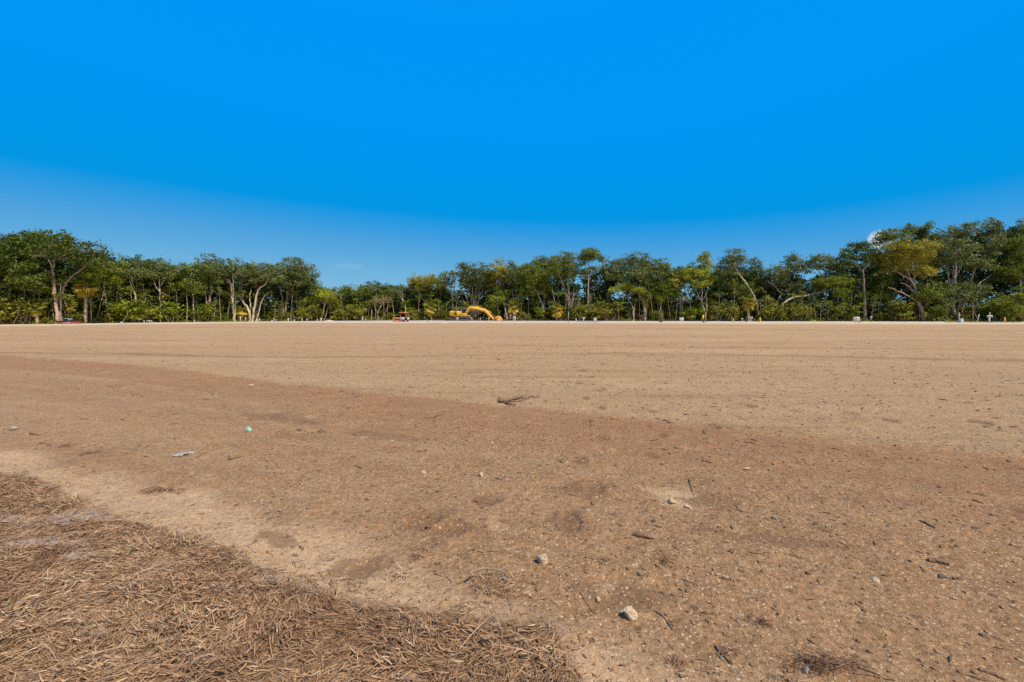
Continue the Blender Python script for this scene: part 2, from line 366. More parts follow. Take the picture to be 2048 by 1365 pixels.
    return z, band, sand, grass, np.maximum(fm, row), beyond, ff
def gz(x, y): return float(ground_fields(x, y)[0][0])
def on_ground(px, py):
    Y = CH * F / (py - HOR); X = (px - 1024) / F * Y
    if Y > float(pad_edge(U(px))): Y = (CH + DIP) * F / (py - HOR); X = (px - 1024) / F * Y
    for _ in range(3):
        z = gz(X, Y); Y2 = (CH - z) * F / (py - HOR)
        if abs(Y2 - Y) > 0.15 * Y: break
        Y = Y2; X = (px - 1024) / F * Y
    return X, Y, gz(X, Y)

def ratio(a, b, q): return list(a * q ** np.arange(int(math.log(b / a) / math.log(q)) + 1))
rr_ = ratio(0.7, 14, 1.008) + ratio(14.2, 135, 1.018) + ratio(150, 4000, 1.22)
an_ = np.concatenate([np.arange(-66, 66.01, 0.2), np.arange(70, 291, 4.0)])
rr_ = np.array(rr_); nR, nA = len(rr_), len(an_)
AA, RR = np.meshgrid(np.radians(an_), rr_)
gx = (RR * np.sin(AA)).ravel(); gy = (RR * np.cos(AA)).ravel()
gzv, band, sand, grassm, dist, bey, ff = ground_fields(gx, gy)
gxx = np.append(gx, 0.0); gyy = np.append(gy, 0.0); gzz = np.append(gzv, 0.0)
i, j = np.meshgrid(np.arange(nR - 1), np.arange(nA), indexing='ij'); j2 = (j + 1) % nA
quads = np.stack([i * nA + j, (i + 1) * nA + j, (i + 1) * nA + j2, i * nA + j2], -1).reshape(-1, 4)
jj = np.arange(nA); cen = np.stack([np.full(nA, nR * nA), jj, (jj + 1) % nA], -1)
gm = MB(); gcol = np.stack([np.append(a, v) for a, v in ((band, 1), (sand, 1), (grassm, 1), (dist, 0))], -1)
gm.add(np.stack([gxx, gyy, gzz], -1), quads, gcol); gm.f.append(cen); gm.m.append(0); gm.v.append(np.zeros((0, 3))); gm.c.append(np.zeros((0, 4)))

mg, t, p = new_mat('ground_soil')
at = N(t, 'ShaderNodeAttribute', attribute_name='soil'); sp = N(t, 'ShaderNodeSeparateColor'); t.links.new(at.outputs['Color'], sp.inputs[0])
tc = N(t, 'ShaderNodeTexCoord'); O = tc.outputs['Object']
n_big = noise_node(t, 0.35, 4, 0.6, O); n_med = noise_node(t, 3.0, 5, 0.65, O); n_fine = noise_node(t, 38, 4, 0.75, O); n_gr = noise_node(t, 190, 3, 0.7, O)
pale = ramp(t, n_fine.outputs[0], [(0.30, (0.20, 0.115, 0.052)), (0.50, (0.325, 0.211, 0.114)), (0.70, (0.46, 0.315, 0.175))])
pale2 = mixc(t, mapr(t, n_big.outputs[0], 0.35, 0.65), pale, (0.93, 0.93, 0.93), 'MULTIPLY')
brown = ramp(t, n_fine.outputs[0], [(0.28, (0.150, 0.0745, 0.032)), (0.52, (0.266, 0.1455, 0.0715)), (0.75, (0.375, 0.221, 0.115))])
bsand = ramp(t, n_fine.outputs[0], [(0.28, (0.285, 0.178, 0.096)), (0.52, (0.435, 0.292, 0.170)), (0.75, (0.52, 0.372, 0.235))])
thatch = ramp(t, n_med.outputs[0], [(0.30, (0.13, 0.072, 0.034)), (0.52, (0.22, 0.135, 0.075)), (0.66, (0.40, 0.29, 0.205))])
cc = mixc(t, sp.outputs[0], pale2, brown)
cc = mixc(t, mapr(t, sp.outputs[1], 0, 1, 0, 1, False), cc, bsand)
gsand = ramp(t, n_fine.outputs[0], [(0.28, (0.24, 0.175, 0.130)), (0.52, (0.37, 0.295, 0.245)), (0.75, (0.45, 0.375, 0.325))])
cc = mixc(t, mapr(t, sp.outputs[1], 1.0, 1.8), cc, gsand)
cc = mixc(t, sp.outputs[2], cc, thatch)
cc = mixc(t, mth(t, 'MULTIPLY', at.outputs['Alpha'], 0.85), cc, (0.185, 0.105, 0.056))
# blotches of wind-sorted sand and damp soil
cc = mixc(t, mapr(t, n_med.outputs[0], 0.56, 0.75, 0, 0.45), cc, (0.19, 0.105, 0.048))
cc = mixc(t, mapr(t, n_med.outputs[0], 0.43, 0.28, 0, 0.35), cc, (0.45, 0.31, 0.175))
mps = N(t, 'ShaderNodeMapping'); mps.inputs['Rotation'].default_value = (0, 0, R(6)); mps.inputs['Scale'].default_value = (0.10, 1.0, 1.0); t.links.new(O, mps.inputs[0])
n_str = noise_node(t, 1.3, 5, 0.7, mps.outputs[0]); n_str2 = noise_node(t, 0.35, 4, 0.6, mps.outputs[0])
nb_ = mapr(t, sp.outputs[0], 0, 1, 1.0, 0.25)
cc = mixc(t, mth(t, 'MULTIPLY', nb_, mapr(t, n_str.outputs[0], 0.50, 0.72, 0, 0.55)), cc, (0.20, 0.115, 0.055))
cc = mixc(t, mth(t, 'MULTIPLY', nb_, mapr(t, n_str2.outputs[0], 0.50, 0.34, 0, 0.22)), cc, (0.47, 0.335, 0.195))
n_far = noise_node(t, 1.7, 8, 0.82, O); n_far2 = noise_node(t, 7.0, 6, 0.8, O)
cc = mixc(t, mapr(t, n_far.outputs[0], 0.50, 0.70, 0, 0.60), cc, mixc(t, 1.0, cc, (0.66, 0.62, 0.58), 'MULTIPLY'))
cc = mixc(t, mapr(t, n_far.outputs[0], 0.46, 0.30, 0, 0.75), cc, mixc(t, 1.0, cc, (1.28, 1.28, 1.28), 'MULTIPLY'))
cc = mixc(t, mapr(t, n_far2.outputs[0], 0.52, 0.68, 0, 0.42), cc, mixc(t, 1.0, cc, (0.62, 0.57, 0.52), 'MULTIPLY'))
# shell speckle
def speckle(scale, rad, keep, seedofs):
    mp = N(t, 'ShaderNodeMapping'); mp.inputs['Location'].default_value = (seedofs, seedofs * 0.7, 0); t.links.new(O, mp.inputs[0])
    fl = N(t, 'ShaderNodeVectorMath', operation='MULTIPLY'); fl.inputs[1].default_value = (1, 1, 0); t.links.new(mp.outputs[0], fl.inputs[0])
    v = N(t, 'ShaderNodeTexVoronoi', voronoi_dimensions='2D'); v.inputs['Scale'].default_value = scale; t.links.new(fl.outputs[0], v.inputs['Vector'])
    sc = N(t, 'ShaderNodeSeparateColor'); t.links.new(v.outputs['Color'], sc.inputs[0])
    a = mth(t, 'LESS_THAN', v.outputs['Distance'], mth(t, 'MULTIPLY', sc.outputs[1], rad)); b = mth(t, 'LESS_THAN', sc.outputs[0], keep)
    return mth(t, 'MULTIPLY', a, b)
shells = mth(t, 'MAXIMUM', speckle(70, 0.42, 0.22, 0), speckle(34, 0.26, 0.14, 5.3))
patch = mapr(t, n_big.outputs[0], 0.35, 0.6, 0.35, 1.0)
cc = mixc(t, mth(t, 'MULTIPLY', mth(t, 'MULTIPLY', shells, patch), mapr(t, sp.outputs[2], 0, 1, 0.85, 0.1)), cc, (0.60, 0.47, 0.33))
dk = mth(t, 'MAXIMUM', speckle(45, 0.40, 0.16, 2.7), speckle(14, 0.26, 0.12, 3.9))
cc = mixc(t, mth(t, 'MULTIPLY', dk, 0.7), cc, (0.105, 0.062, 0.036))
cc = mixc(t, 1.0, cc, (1.43, 1.325, 1.20), 'MULTIPLY')
t.links.new(cc, p.inputs['Base Color']); p.inputs['Roughness'].default_value = 0.95; p.inputs['Specular IOR Level'].default_value = 0.15
hsum = mth(t, 'ADD', mth(t, 'MULTIPLY', n_fine.outputs[0], 1.0), mth(t, 'MULTIPLY', n_gr.outputs[0], 0.4))
hsum = mth(t, 'ADD', hsum, mth(t, 'MULTIPLY', mth(t, 'ADD', shells, dk), 0.25))
hsum = mth(t, 'ADD', hsum, mth(t, 'MULTIPLY', n_med.outputs[0], 2.0))
b = N(t, 'ShaderNodeBump'); b.inputs['Strength'].default_value = 0.9; b.inputs['Distance'].default_value = 0.024
t.links.new(hsum, b.inputs['Height']); t.links.new(b.outputs[0], p.inputs['Normal'])
ground = gm.build('ground', mg, smooth=True, attr='soil'); tag(ground, kind='structure')

# pale sand road between the pad and the trees
ur = np.linspace(float(U(-420)), float(U(2480)), 260)
nw = 7; rv = []; rcol = []
for k, u in enumerate(ur):
    y0, y1 = float(pad_edge(u)) + 1.6, float(forest_edge(u)) + 0.6
    for q in range(nw):
        f = q / (nw - 1); y = y0 + (y1 - y0) * f + (random.random() - 0.5) * 0.5
        rv.append((u * y, y, -DIP + (0.10 if 0 < q < nw - 1 else -0.06) + 0.03 * random.random()))
rq = [(k * nw + q, (k + 1) * nw + q, (k + 1) * nw + q + 1, k * nw + q + 1) for k in range(len(ur) - 1) for q in range(nw - 1)]
m_road = simple('road_sand', (0.54, 0.42, 0.30), 0.95, 0.16, 0.6, 0.4, 10, dirt=(0.55, 0.41, 0.27))
o = MB().add(rv, rq).build('sand_road', m_road, smooth=True); tag(o, kind='structure')

# ------------------------------------------------------------------ trees
def spline(P, per=4):
    P = np.asarray(P, float)
    if len(P) < 3: return np.array([P[0] + (P[-1] - P[0]) * t for t in np.linspace(0, 1, per + 1)])
    Q = np.vstack([2 * P[0] - P[1], P, 2 * P[-1] - P[-2]]); out = []
    for i in range(1, len(Q) - 2):
        for t in np.arange(per) / per:
            a, b, c, d = Q[i - 1], Q[i], Q[i + 1], Q[i + 2]
            out.append(0.5 * (2 * b + (c - a) * t + (2 * a - 5 * b + 4 * c - d) * t * t + (3 * b - a - 3 * c + d) * t ** 3))
    out.append(P[-1]); return np.array(out)
def leaf_quads(mb, P, size, up=0.35, tint=None, g=None):
    """rhombic folded leaf faces at the points P"""
    n = len(P); g = g or rng
    nr = g.normal(size=(n, 3)); nr[:, 2] = np.abs(nr[:, 2]) * (1 - up) + up * 1.6; nr /= np.linalg.norm(nr, axis=1, keepdims=True)
    d = g.normal(size=(n, 3)); a = np.cross(nr, d); a /= np.linalg.norm(a, axis=1, keepdims=True) + 1e-9; b = np.cross(nr, a)
    s = (size * (0.55 + 0.9 * g.random(n)))[:, None]
    fold = nr * s * (0.18 * (g.random((n, 1)) - 0.3))
    v = np.stack([P + a * s * 0.9, P + b * s * 0.5 + fold, P - a * s * 0.9, P - b * s * 0.5 + fold], 1).reshape(-1, 3)
    f = np.arange(4 * n).reshape(n, 4)
    f = np.concatenate([f[:, [0, 1, 2]], f[:, [0, 2, 3]]])
    c = np.ones((n, 4)); c[:, 0] = g.random(n); c[:, 1] = g.random(n) ** 2
    if tint is not None: c[:, :2] = np.clip(0.45 * c[:, :2] + 0.55 * tint, 0, 1)
    mb.add(v, f, np.repeat(c, 4, 0))
def clump_leaves(mb, C, rc, per, size, up=0.35, flat=0.6, g=None):
    g = g or rng; n = len(C)
    cnt = np.maximum(3, (per * (0.5 + g.random(n)))).astype(int); idx = np.repeat(np.arange(n), cnt)
    off = g.normal(size=(len(idx), 3)) * 0.55; off[:, 2] *= flat
    rcs = rc * (0.6 + 0.8 * g.random(n))
    P = C[idx] + off * rcs[idx][:, None]
    t = np.column_stack([g.random(n), g.random(n) ** 1.6])[idx]
    leaf_quads(mb, P, size, up, t, g)

FEDGE = lambda x: float(forest_edge(U(x)))
tree_no = 0
def tree(name, label, x, dY, leaf, bark, stems, lobes, dens=1.0, ls=0.165, group='trees along the forest edge', limbs=0.45, spread=0.8, cat='tree', per=42):
    global tree_no; tree_no += 1
    g = np.random.default_rng(100 + tree_no)
    Y = FEDGE(x) + dY; X = float(U(x)) * Y; z0 = gz(X, Y); s = Y / F
    root = empty(name, (X, Y, z0), label, cat, group)
    def P3(px, py, d=0.0): return np.array([float(U(px)) * (Y + d) - X, d, CH - (py - HOR) * (Y + d) / F - z0])
    wood = MB(); skel = []
    for si, (wpx, pts) in enumerate(stems):
        dr = g.uniform(-1, 1) * 1.6 if si else g.uniform(-0.5, 0.5)
        q = []
        L = max(1, len(pts) - 1)
        for k, (a, b) in enumerate(pts): q.append(P3(a, b, dr * k / L))
        if pts[0][1] >= 608: q[0][2] = -0.15
        sp_ = spline(q, 5); n = len(sp_); sp_[1:] += g.normal(size=(n - 1, 3)) * 0.05
        r0 = wpx * s * 0.40; rad = r0 * (1 - 0.76 * np.linspace(0, 1, n) ** 1.15); rad[0] *= 1.35 if pts[0][1] >= 608 else 1
        wood.tube(sp_, rad, 7, jit=0.25); skel.append((sp_, rad))
    SK = np.concatenate([a for a, _ in skel]); SR = np.concatenate([b for _, b in skel])
    leaves = MB()
    for li, (lx, ly, rx, ry) in enumerate(lobes):
        d = g.uniform(-1, 1) * min(2.5, rx * s) * spread; c = P3(lx, ly, d); a, b = rx * s, ry * s
        # limb into the lobe
        nC = int(8.2 * a * b * dens) + 6
        dirs = g.normal(size=(nC, 3)); dirs /= np.linalg.norm(dirs, axis=1, keepdims=True)
        rr = g.random(nC) ** 0.38 * (0.92 + 0.22 * g.random(nC))
        C = c + dirs * rr[:, None] * np.array([a, min(a, 3.0), b])
        k = np.argmin(np.linalg.norm(SK - c + np.array([0, 0, b * 0.6]), axis=1)); st = SK[k]
        mid = (st + c) / 2 + g.normal(size=3) * 0.25 - np.array([0, 0, 0.1 * np.linalg.norm(c - st)])
        lb = spline([st, mid, c], 4); r1 = max(0.035, SR[k] * 0.6)
        wood.tube(lb, np.linspace(r1, r1 * 0.45, len(lb)), 6); 
        for j in range(nC):
            if g.random() > limbs: continue
            e = C[j]; k2 = g.integers(len(lb) // 2, len(lb)); m2 = (lb[k2] + e) / 2 + g.normal(size=3) * 0.2
            wood.tube(spline([lb[k2], m2, e], 2), np.linspace(max(0.022, r1 * 0.38), 0.012, 5), 4, cap=False)
        clump_leaves(leaves, C, 0.72, per, ls, 0.35, 0.55, g)
    wood.build('trunk', BARK[bark], root, smooth=True)
    leaves.build('crown', LEAF[leaf], root, attr='tint')
    return root

OAK = 'oak_tree'
tree(OAK, 'tall oak with straight pale trunk and wide spreading crown beside the red trailer', 116, 0.5, 'dark', 'pink',
     [(8.5, [(116, 648), (112, 610), (106, 560), (105, 545), (108, 520), (108, 498)]), (4, [(105, 547), (85, 538), (62, 522), (45, 512)]), (4.5, [(106, 538), (98, 522), (82, 508)]), (2.5, [(106, 556), (93, 552)])],
     [(75, 478, 38, 20), (105, 490, 30, 18), (50, 500, 34, 22), (128, 482, 20, 18), (35, 478, 22, 12), (140, 505, 20, 16), (85, 512, 30, 14)])
tree(OAK, 'oak with curved trunk bowing away from the straight pale trunk beside the red trailer', 120, 1.4, 'dark', 'grey',
     [(6.5, [(121, 646), (122, 608), (128, 575), (142, 553), (160, 543)]), (4, [(150, 548), (175, 528), (190, 510)])],
     [(192, 500, 22, 16), (178, 520, 26, 16), (200, 530, 24, 14), (160, 536, 22, 12)])
tree(OAK, 'massive dark oak with bare white limbs showing through its foliage', -14, 3, 'dark', 'pale',
     [(9, [(-14, 646), (-12, 600), (4, 572), (14, 545)]), (4, [(-8, 590), (0, 578), (14, 562)]), (3, [(0, 548), (20, 540)])],
     [(5, 495, 34, 24), (-25, 500, 40, 34), (30, 530, 34, 26), (0, 545, 34, 26), (60, 555, 30, 26)], dens=1.1)
tree('slender_tree', 'slender crooked white trunk tree with thin yellowish crown near the fan palm', 219, 1, 'bright', 'pale',
     [(4.5, [(219, 646), (214, 612), (208, 578), (208, 556), (201, 540)]), (2.2, [(211, 556), (220, 545), (228, 530)]), (2, [(216, 548), (235, 543)])],
     [(205, 545, 18, 10), (228, 535, 18, 10), (190, 556, 16, 8), (222, 560, 22, 10)], dens=0.8, ls=0.18)
tree(OAK, 'rounded dark oak crown rising behind slender white trunks', 282, 7, 'dark', 'grey',
     [(7, [(282, 645), (280, 600), (278, 560)])],
     [(285, 530, 34, 18), (262, 545, 30, 20), (310, 540, 30, 20), (280, 565, 40, 22), (240, 528, 26, 14), (248, 555, 30, 20)], dens=1.1)
tree('slender_tree', 'tall forked grey tree with two bent stems above yellow green brush', 276, 0.8, 'grey', 'pale',
     [(5, [(276, 646), (273, 610), (268, 578), (262, 552), (254, 541)]), (3.5, [(270, 590), (262, 570), (258, 556)]), (2, [(266, 560), (271, 545)])],
     [(255, 545, 18, 10), (275, 548, 16, 10), (265, 535, 18, 9)], dens=0.7)
tree('slender_tree', 'straight pale sapling trunk forking wide under a small flat crown', 321, 0.6, 'grey', 'pale',
     [(4, [(321, 646), (321, 600), (319, 570), (322, 538)]), (2.4, [(320, 585), (310, 570), (305, 555)]), (2.4, [(321, 572), (332, 556)]), (2.5, [(322, 596), (335, 588)])],
     [(322, 536, 20, 13), (334, 545, 14, 9), (308, 552, 14, 9)], dens=0.8)
tree(OAK, 'leafy mid green oak with hidden trunk next to the forked pale tree', 368, 5, 'mid', 'grey',
     [(7, [(368, 645), (367, 610), (365, 570)])], [(370, 548, 30, 20), (348, 560, 26, 22), (390, 545, 24, 18), (370, 585, 34, 22)], dens=1.1)
tree('slender_tree', 'thin straight white trunk rising out of bright fern-like shrubs', 388, 0.7, 'mid', 'pale',
     [(4, [(388, 646), (387, 610), (384, 580), (382, 562)]), (2, [(390, 630), (392, 606)])],
     [(382, 566, 20, 9), (395, 580, 16, 10), (372, 572, 14, 8)], dens=0.7)
tree(OAK, 'V-forked oak with slim grey trunk and grey green top', 417, 3, 'grey', 'pink',
     [(6.5, [(417, 640), (420, 600), (423, 575), (421, 553), (424, 532)]), (4.5, [(417, 612), (411, 590), (400, 574)]), (2, [(423, 552), (414, 530)])],
     [(422, 525, 24, 17), (412, 548, 26, 18), (440, 545, 22, 18), (405, 565, 24, 14)])
tree(OAK, 'twin-stemmed pale oak with sparse lower branches and narrow top', 469, 0.8, 'grey', 'pale',
     [(6.5, [(469, 647), (466, 610), (463, 580), (459, 562), (446, 556)]), (4, [(466, 600), (466, 570), (465, 545)]), (2.2, [(460, 570), (452, 560)])],
     [(466, 532, 22, 14), (455, 550, 24, 14), (480, 545, 22, 16)])
tree(OAK, 'candelabra oak with several pale curving stems spread from one base', 502, 0.8, 'grey', 'pale',
     [(6, [(500, 647), (498, 622), (487, 606), (478, 590), (479, 572)]), (4.5, [(500, 628), (500, 600), (502, 575)]), (6, [(505, 647), (508, 622), (512, 596), (519, 578), (532, 568), (537, 553)]),
      (3.5, [(512, 610), (524, 600), (538, 584)]), (2.6, [(482, 570), (497, 567), (508, 550)])],
     [(510, 538, 26, 15), (490, 545, 22, 16), (532, 545, 22, 16), (505, 556, 30, 12), (550, 550, 18, 16)])
tree(OAK, 'broad grey green oak whose crown ends the left tree group', 566, 3.5, 'grey', 'grey',
     [(7, [(567, 645), (566, 618), (563, 590), (562, 572)]), (6, [(568, 622), (573, 600), (575, 575)]), (3.5, [(564, 632), (558, 612), (550, 600)]), (2.5, [(572, 605), (582, 592)]), (3, [(575, 585), (600, 560)])],
     [(565, 545, 26, 20), (588, 532, 26, 18), (610, 548, 26, 20), (625, 560, 12, 16), (585, 560, 30, 18), (540, 550, 20, 18), (632, 575, 9, 8)])
tree('small_tree', 'small bright yellow green tree with layered foliage and forked white stem', 642, 0.8, 'yellow', 'pale',
     [(4, [(642, 647), (638, 625), (636, 608)]), (3, [(640, 632), (650, 610), (652, 598)]), (1.8, [(648, 640), (656, 615)])],
     [(632, 594, 18, 6), (655, 590, 20, 6), (640, 583, 18, 6), (622, 602, 14, 5), (660, 602, 14, 5)], dens=1.1, ls=0.18)
tree(OAK, 'low mid green oak in the dip of the tree line', 700, 6, 'mid', 'grey', [(5, [(700, 643), (702, 610), (698, 590)])],
     [(690, 588, 26, 14), (712, 585, 24, 14), (665, 592, 24, 14), (700, 608, 36, 14)], dens=1.0)
tree(OAK, 'dense dark low oak with lumpy crown in the dip of the tree line', 748, 7, 'dark', 'grey', [(5, [(748, 643), (747, 600), (745, 580)])],
     [(745, 575, 22, 12), (765, 580, 20, 14), (735, 592, 24, 16), (785, 584, 20, 13), (760, 605, 36, 16)], dens=1.1)
tree('bare_tree', 'leafless brown shrubby tree with fanned dead twigs', 757, 1.2, 'brown', 'grey',
     [(4, [(755, 647), (757, 622), (765, 606), (768, 592)]), (2, [(762, 610), (782, 598)]), (2, [(760, 614), (745, 600)]), (1.6, [(766, 600), (778, 588)]), (1.6, [(762, 606), (756, 590)]), (1.6, [(764, 605), (786, 606)])],
     [(765, 602, 22, 8), (752, 606, 14, 6)], dens=0.7, ls=0.14, limbs=1.0, per=14)
tree('slender_tree', 'crooked white stem with one wispy grey tuft on top', 811, 1.0, 'grey', 'pale',
     [(3.5, [(812, 646), (811, 617), (806, 600), (804, 580)]), (1.8, [(807, 602), (798, 590)])],
     [(803, 577, 11, 7), (796, 586, 9, 6)], dens=0.8)
tree(OAK, 'wide domed olive oak beside the gap in the tree line', 848, 4, 'olive', 'grey',
     [(6, [(848, 644), (850, 605), (848, 580)]), (4, [(850, 605), (832, 578)])],
     [(850, 560, 30, 11), (830, 562, 16, 11), (870, 565, 24, 12), (842, 575, 28, 12)], dens=1.0)
tree(OAK, 'green oak filling in under the domed olive crown', 868, 6, 'mid', 'grey', [(6, [(868, 644), (868, 605)])],
     [(865, 585, 34, 14), (890, 582, 22, 16), (838, 592, 24, 14), (860, 605, 40, 14)], dens=1.0)
tree('slender_tree', 'white-limbed slim tree with airy grey crown behind the excavator hood', 905, 3, 'grey', 'pale',
     [(4.2, [(905, 645), (906, 615), (904, 592), (897, 578), (892, 560)]), (2.6, [(904, 592), (910, 572), (908, 556)]), (1.8, [(907, 585), (914, 588)])],
     [(892, 552, 16, 8), (908, 550, 14, 8), (900, 562, 16, 8)], dens=0.7)
tree('fig_tree', 'many-stemmed grey fig with bare twisting limbs behind the excavator boom', 948, 2.5, 'grey', 'grey',
     [(10, [(949, 645), (949, 622), (948, 606)]), (4, [(948, 612), (932, 592), (918, 582)]), (4, [(948, 610), (940, 588), (934, 560)]), (4, [(949, 608), (946, 580), (940, 556)]), (4, [(950, 608), (952, 582), (958, 558)]),
      (4, [(950, 610), (960, 590), (978, 582)]), (3, [(950, 604), (958, 585), (964, 566)]), (3, [(946, 608), (928, 604), (922, 594)]), (2.4, [(941, 590), (928, 575)]), (2.4, [(955, 590), (966, 580)])],
     [(926, 540, 13, 20), (940, 552, 16, 18), (958, 545, 17, 20), (974, 550, 12, 18), (930, 565, 14, 12), (965, 568, 16, 10)], dens=0.9, limbs=0.8)
tree(OAK, 'tall brownish green oak with straight thin trunk beside the grey fig', 996, 2, 'olive', 'pale',
     [(4.5, [(996, 646), (995, 610), (994, 575), (995, 545)])], [(996, 535, 19, 16), (1002, 552, 16, 16), (985, 556, 14, 14), (990, 575, 16, 10)], dens=0.85)
tree(OAK, 'bright green young oak in front of darker trunks by the excavator bucket', 1003, 0.6, 'bright', 'pale',
     [(3, [(1014, 646), (1011, 618), (1006, 602)]), (2.2, [(1012, 612), (1014, 596)])], [(995, 598, 20, 10), (1008, 588, 16, 9), (985, 610, 14, 8)], dens=0.9)
tree(OAK, 'three-stemmed oak with grey green top between the fig and the small square sign', 1022, 3, 'grey', 'pale',
     [(5, [(1020, 645), (1017, 605), (1019, 580)]), (4.5, [(1024, 645), (1026, 600), (1024, 572)]), (4, [(1028, 620), (1032, 595), (1030, 575)])],
     [(1022, 538, 18, 15), (1035, 550, 18, 18), (1012, 553, 15, 16), (1028, 566, 20, 12)])
tree(OAK, 'oak with two leaning brown trunks crossing low behind a survey stake', 1090, 2.5, 'mid', 'pink',
     [(6.5, [(1090, 646), (1087, 618), (1082, 602), (1074, 588), (1066, 568)]), (4.5, [(1086, 646), (1078, 615), (1074, 596)]), (3, [(1072, 584), (1068, 568)])],
     [(1060, 540, 24, 18), (1080, 556, 24, 18), (1052, 562, 20, 16), (1070, 580, 26, 12), (1095, 575, 18, 14)])
tree(OAK, 'high narrow dark green crown next to the rounded brown-stemmed oak', 1082, 5, 'mid', 'grey', [(5, [(1104, 644), (1106, 605), (1098, 570), (1086, 540)])],
     [(1080, 522, 16, 14), (1085, 540, 18, 14), (1072, 535, 14, 12)], dens=1.0)
tree(OAK, 'large oak with a sheaf of brown stems and sky showing through its crown', 1136, 1.8, 'mid', 'pink',
     [(7, [(1136, 647), (1138, 615), (1136, 598), (1128, 575), (1120, 555)]), (5.5, [(1139, 620), (1146, 598), (1148, 575)]), (4, [(1138, 606), (1137, 580), (1135, 560)]), (3.5, [(1134, 596), (1122, 572)]), (3, [(1146, 596), (1156, 580)]), (2, [(1140, 628), (1150, 616)]),
      (4, [(1112, 646), (1109, 605), (1104, 575)])],
     [(1118, 524, 26, 18), (1140, 525, 18, 18), (1105, 540, 20, 14), (1148, 542, 14, 16), (1125, 548, 22, 10)])
# ---- the pine
tree('pine_tree', 'tall pine with single straight trunk and rounded umbrella top above all its neighbours', 1175, 1.2, 'mid', 'grey',
     [(5, [(1175, 647), (1176, 600), (1177, 555), (1177, 515)]), (2, [(1177, 540), (1166, 526)]), (2, [(1177, 545), (1192, 525)]), (1.5, [(1177, 560), (1162, 552)]), (1.5, [(1177, 552), (1195, 545)])],
     [(1177, 505, 20, 9), (1166, 512, 13, 8), (1190, 512, 13, 8), (1177, 516, 22, 6), (1204, 518, 8, 5), (1162, 527, 9, 5), (1168, 545, 9, 6), (1188, 538, 8, 5)], dens=1.2, ls=0.16, spread=0.5)
tree(OAK, 'broad pale green oak leaning its rounded crown toward the tall pine', 1232, 5, 'grey', 'grey', [(6, [(1240, 645), (1240, 605), (1232, 570)])],
     [(1225, 535, 28, 18), (1250, 525, 24, 14), (1240, 550, 34, 18), (1212, 548, 16, 14)], dens=0.95)
tree(OAK, 'high-crowned oak with pale forked trunk behind the yellow flat-topped sapling', 1290, 1.6, 'grey', 'pale',
     [(6.5, [(1290, 647), (1289, 615), (1287, 600), (1291, 578), (1293, 556)]), (4, [(1288, 606), (1280, 594), (1276, 586)]), (2.5, [(1293, 566), (1298, 552)]), (3, [(1291, 625), (1294, 612)])],
     [(1278, 522, 22, 17), (1298, 530, 20, 16), (1320, 532, 20, 16), (1300, 548, 30, 14), (1270, 548, 22, 14), (1330, 545, 14, 12)])
tree(OAK, 'leafy green mid-height oak hugging the pale forked trunk', 1318, 3, 'mid', 'grey', [(5, [(1318, 646), (1316, 600)])],
     [(1310, 572, 24, 14), (1335, 575, 20, 16), (1298, 585, 16, 12), (1325, 598, 24, 14)], dens=1.0)
tree('small_tree', 'thin white Y-shaped sapling with flat yellow canopy', 1267, 0.5, 'yellow', 'pale',
     [(3, [(1267, 647), (1266, 618), (1258, 600), (1252, 590)]), (2.2, [(1266, 618), (1271, 606)])],
     [(1250, 572, 14, 5), (1262, 578, 16, 4), (1278, 582, 12, 4), (1234, 577, 14, 4)], dens=1.3, ls=0.18, spread=0.4)
tree(OAK, 'dark evergreen oak in deep shade behind the tall thin palm', 1370, 6, 'dark', 'grey', [(5, [(1372, 645), (1372, 600), (1368, 570)])],
     [(1365, 545, 24, 12), (1385, 540, 18, 14), (1345, 552, 22, 12), (1370, 568, 26, 10)], dens=1.0)
tree('maple_tree', 'upright yellow green tree with spiky top above the yellow-tipped post', 1408, 1.0, 'yellow', 'pale',
     [(6.5, [(1408, 647), (1407, 618), (1404, 596), (1405, 570)]), (4.5, [(1411, 640), (1413, 605), (1412, 585)]), (3, [(1405, 605), (1398, 594), (1392, 580)]), (3, [(1407, 598), (1416, 580), (1419, 568)])],
     [(1408, 522, 14, 14), (1402, 540, 20, 14), (1388, 552, 22, 12), (1412, 556, 20, 12), (1375, 545, 14, 10), (1425, 555, 8, 5), (1395, 568, 24, 8), (1408, 512, 10, 8)], dens=0.85, ls=0.17)
tree(OAK, 'oak with long bare trunk leaning steeply toward the yellow green tree', 1517, 1.4, 'grey', 'pale',
     [(5.5, [(1518, 647), (1514, 612), (1506, 590), (1492, 566), (1480, 550), (1470, 535), (1464, 520)]), (2.5, [(1478, 548), (1462, 546)])],
     [(1466, 511, 20, 13), (1455, 525, 16, 12), (1480, 522, 12, 12), (1448, 540, 18, 12)], dens=1.0)
tree(OAK, 'dark leafy oak beneath the steeply leaning trunk', 1478, 4.5, 'dark', 'pink', [(5, [(1478, 645), (1478, 600), (1475, 570)]), (3, [(1479, 600), (1470, 565)])],
     [(1470, 550, 30, 16), (1500, 555, 24, 18), (1440, 558, 22, 18), (1480, 578, 34, 16), (1520, 568, 20, 16)], dens=1.0)
tree(OAK, 'small-headed grey oak with open crown beside the dip above the hydrant', 1510, 5, 'grey', 'grey', [(4.5, [(1512, 645), (1511, 590), (1508, 555)])],
     [(1507, 530, 14, 12), (1515, 545, 18, 10), (1530, 555, 14, 10)], dens=0.9)
tree(OAK, 'fallen-looking oak with trunk arching almost level to one side', 1552, 2.2, 'mid', 'pale',
     [(7, [(1550, 648), (1556, 622), (1570, 605), (1586, 596), (1612, 592), (1636, 586), (1655, 580)]), (3, [(1620, 591), (1640, 578)])],
     [(1648, 568, 20, 11), (1630, 575, 14, 8)], dens=0.8)
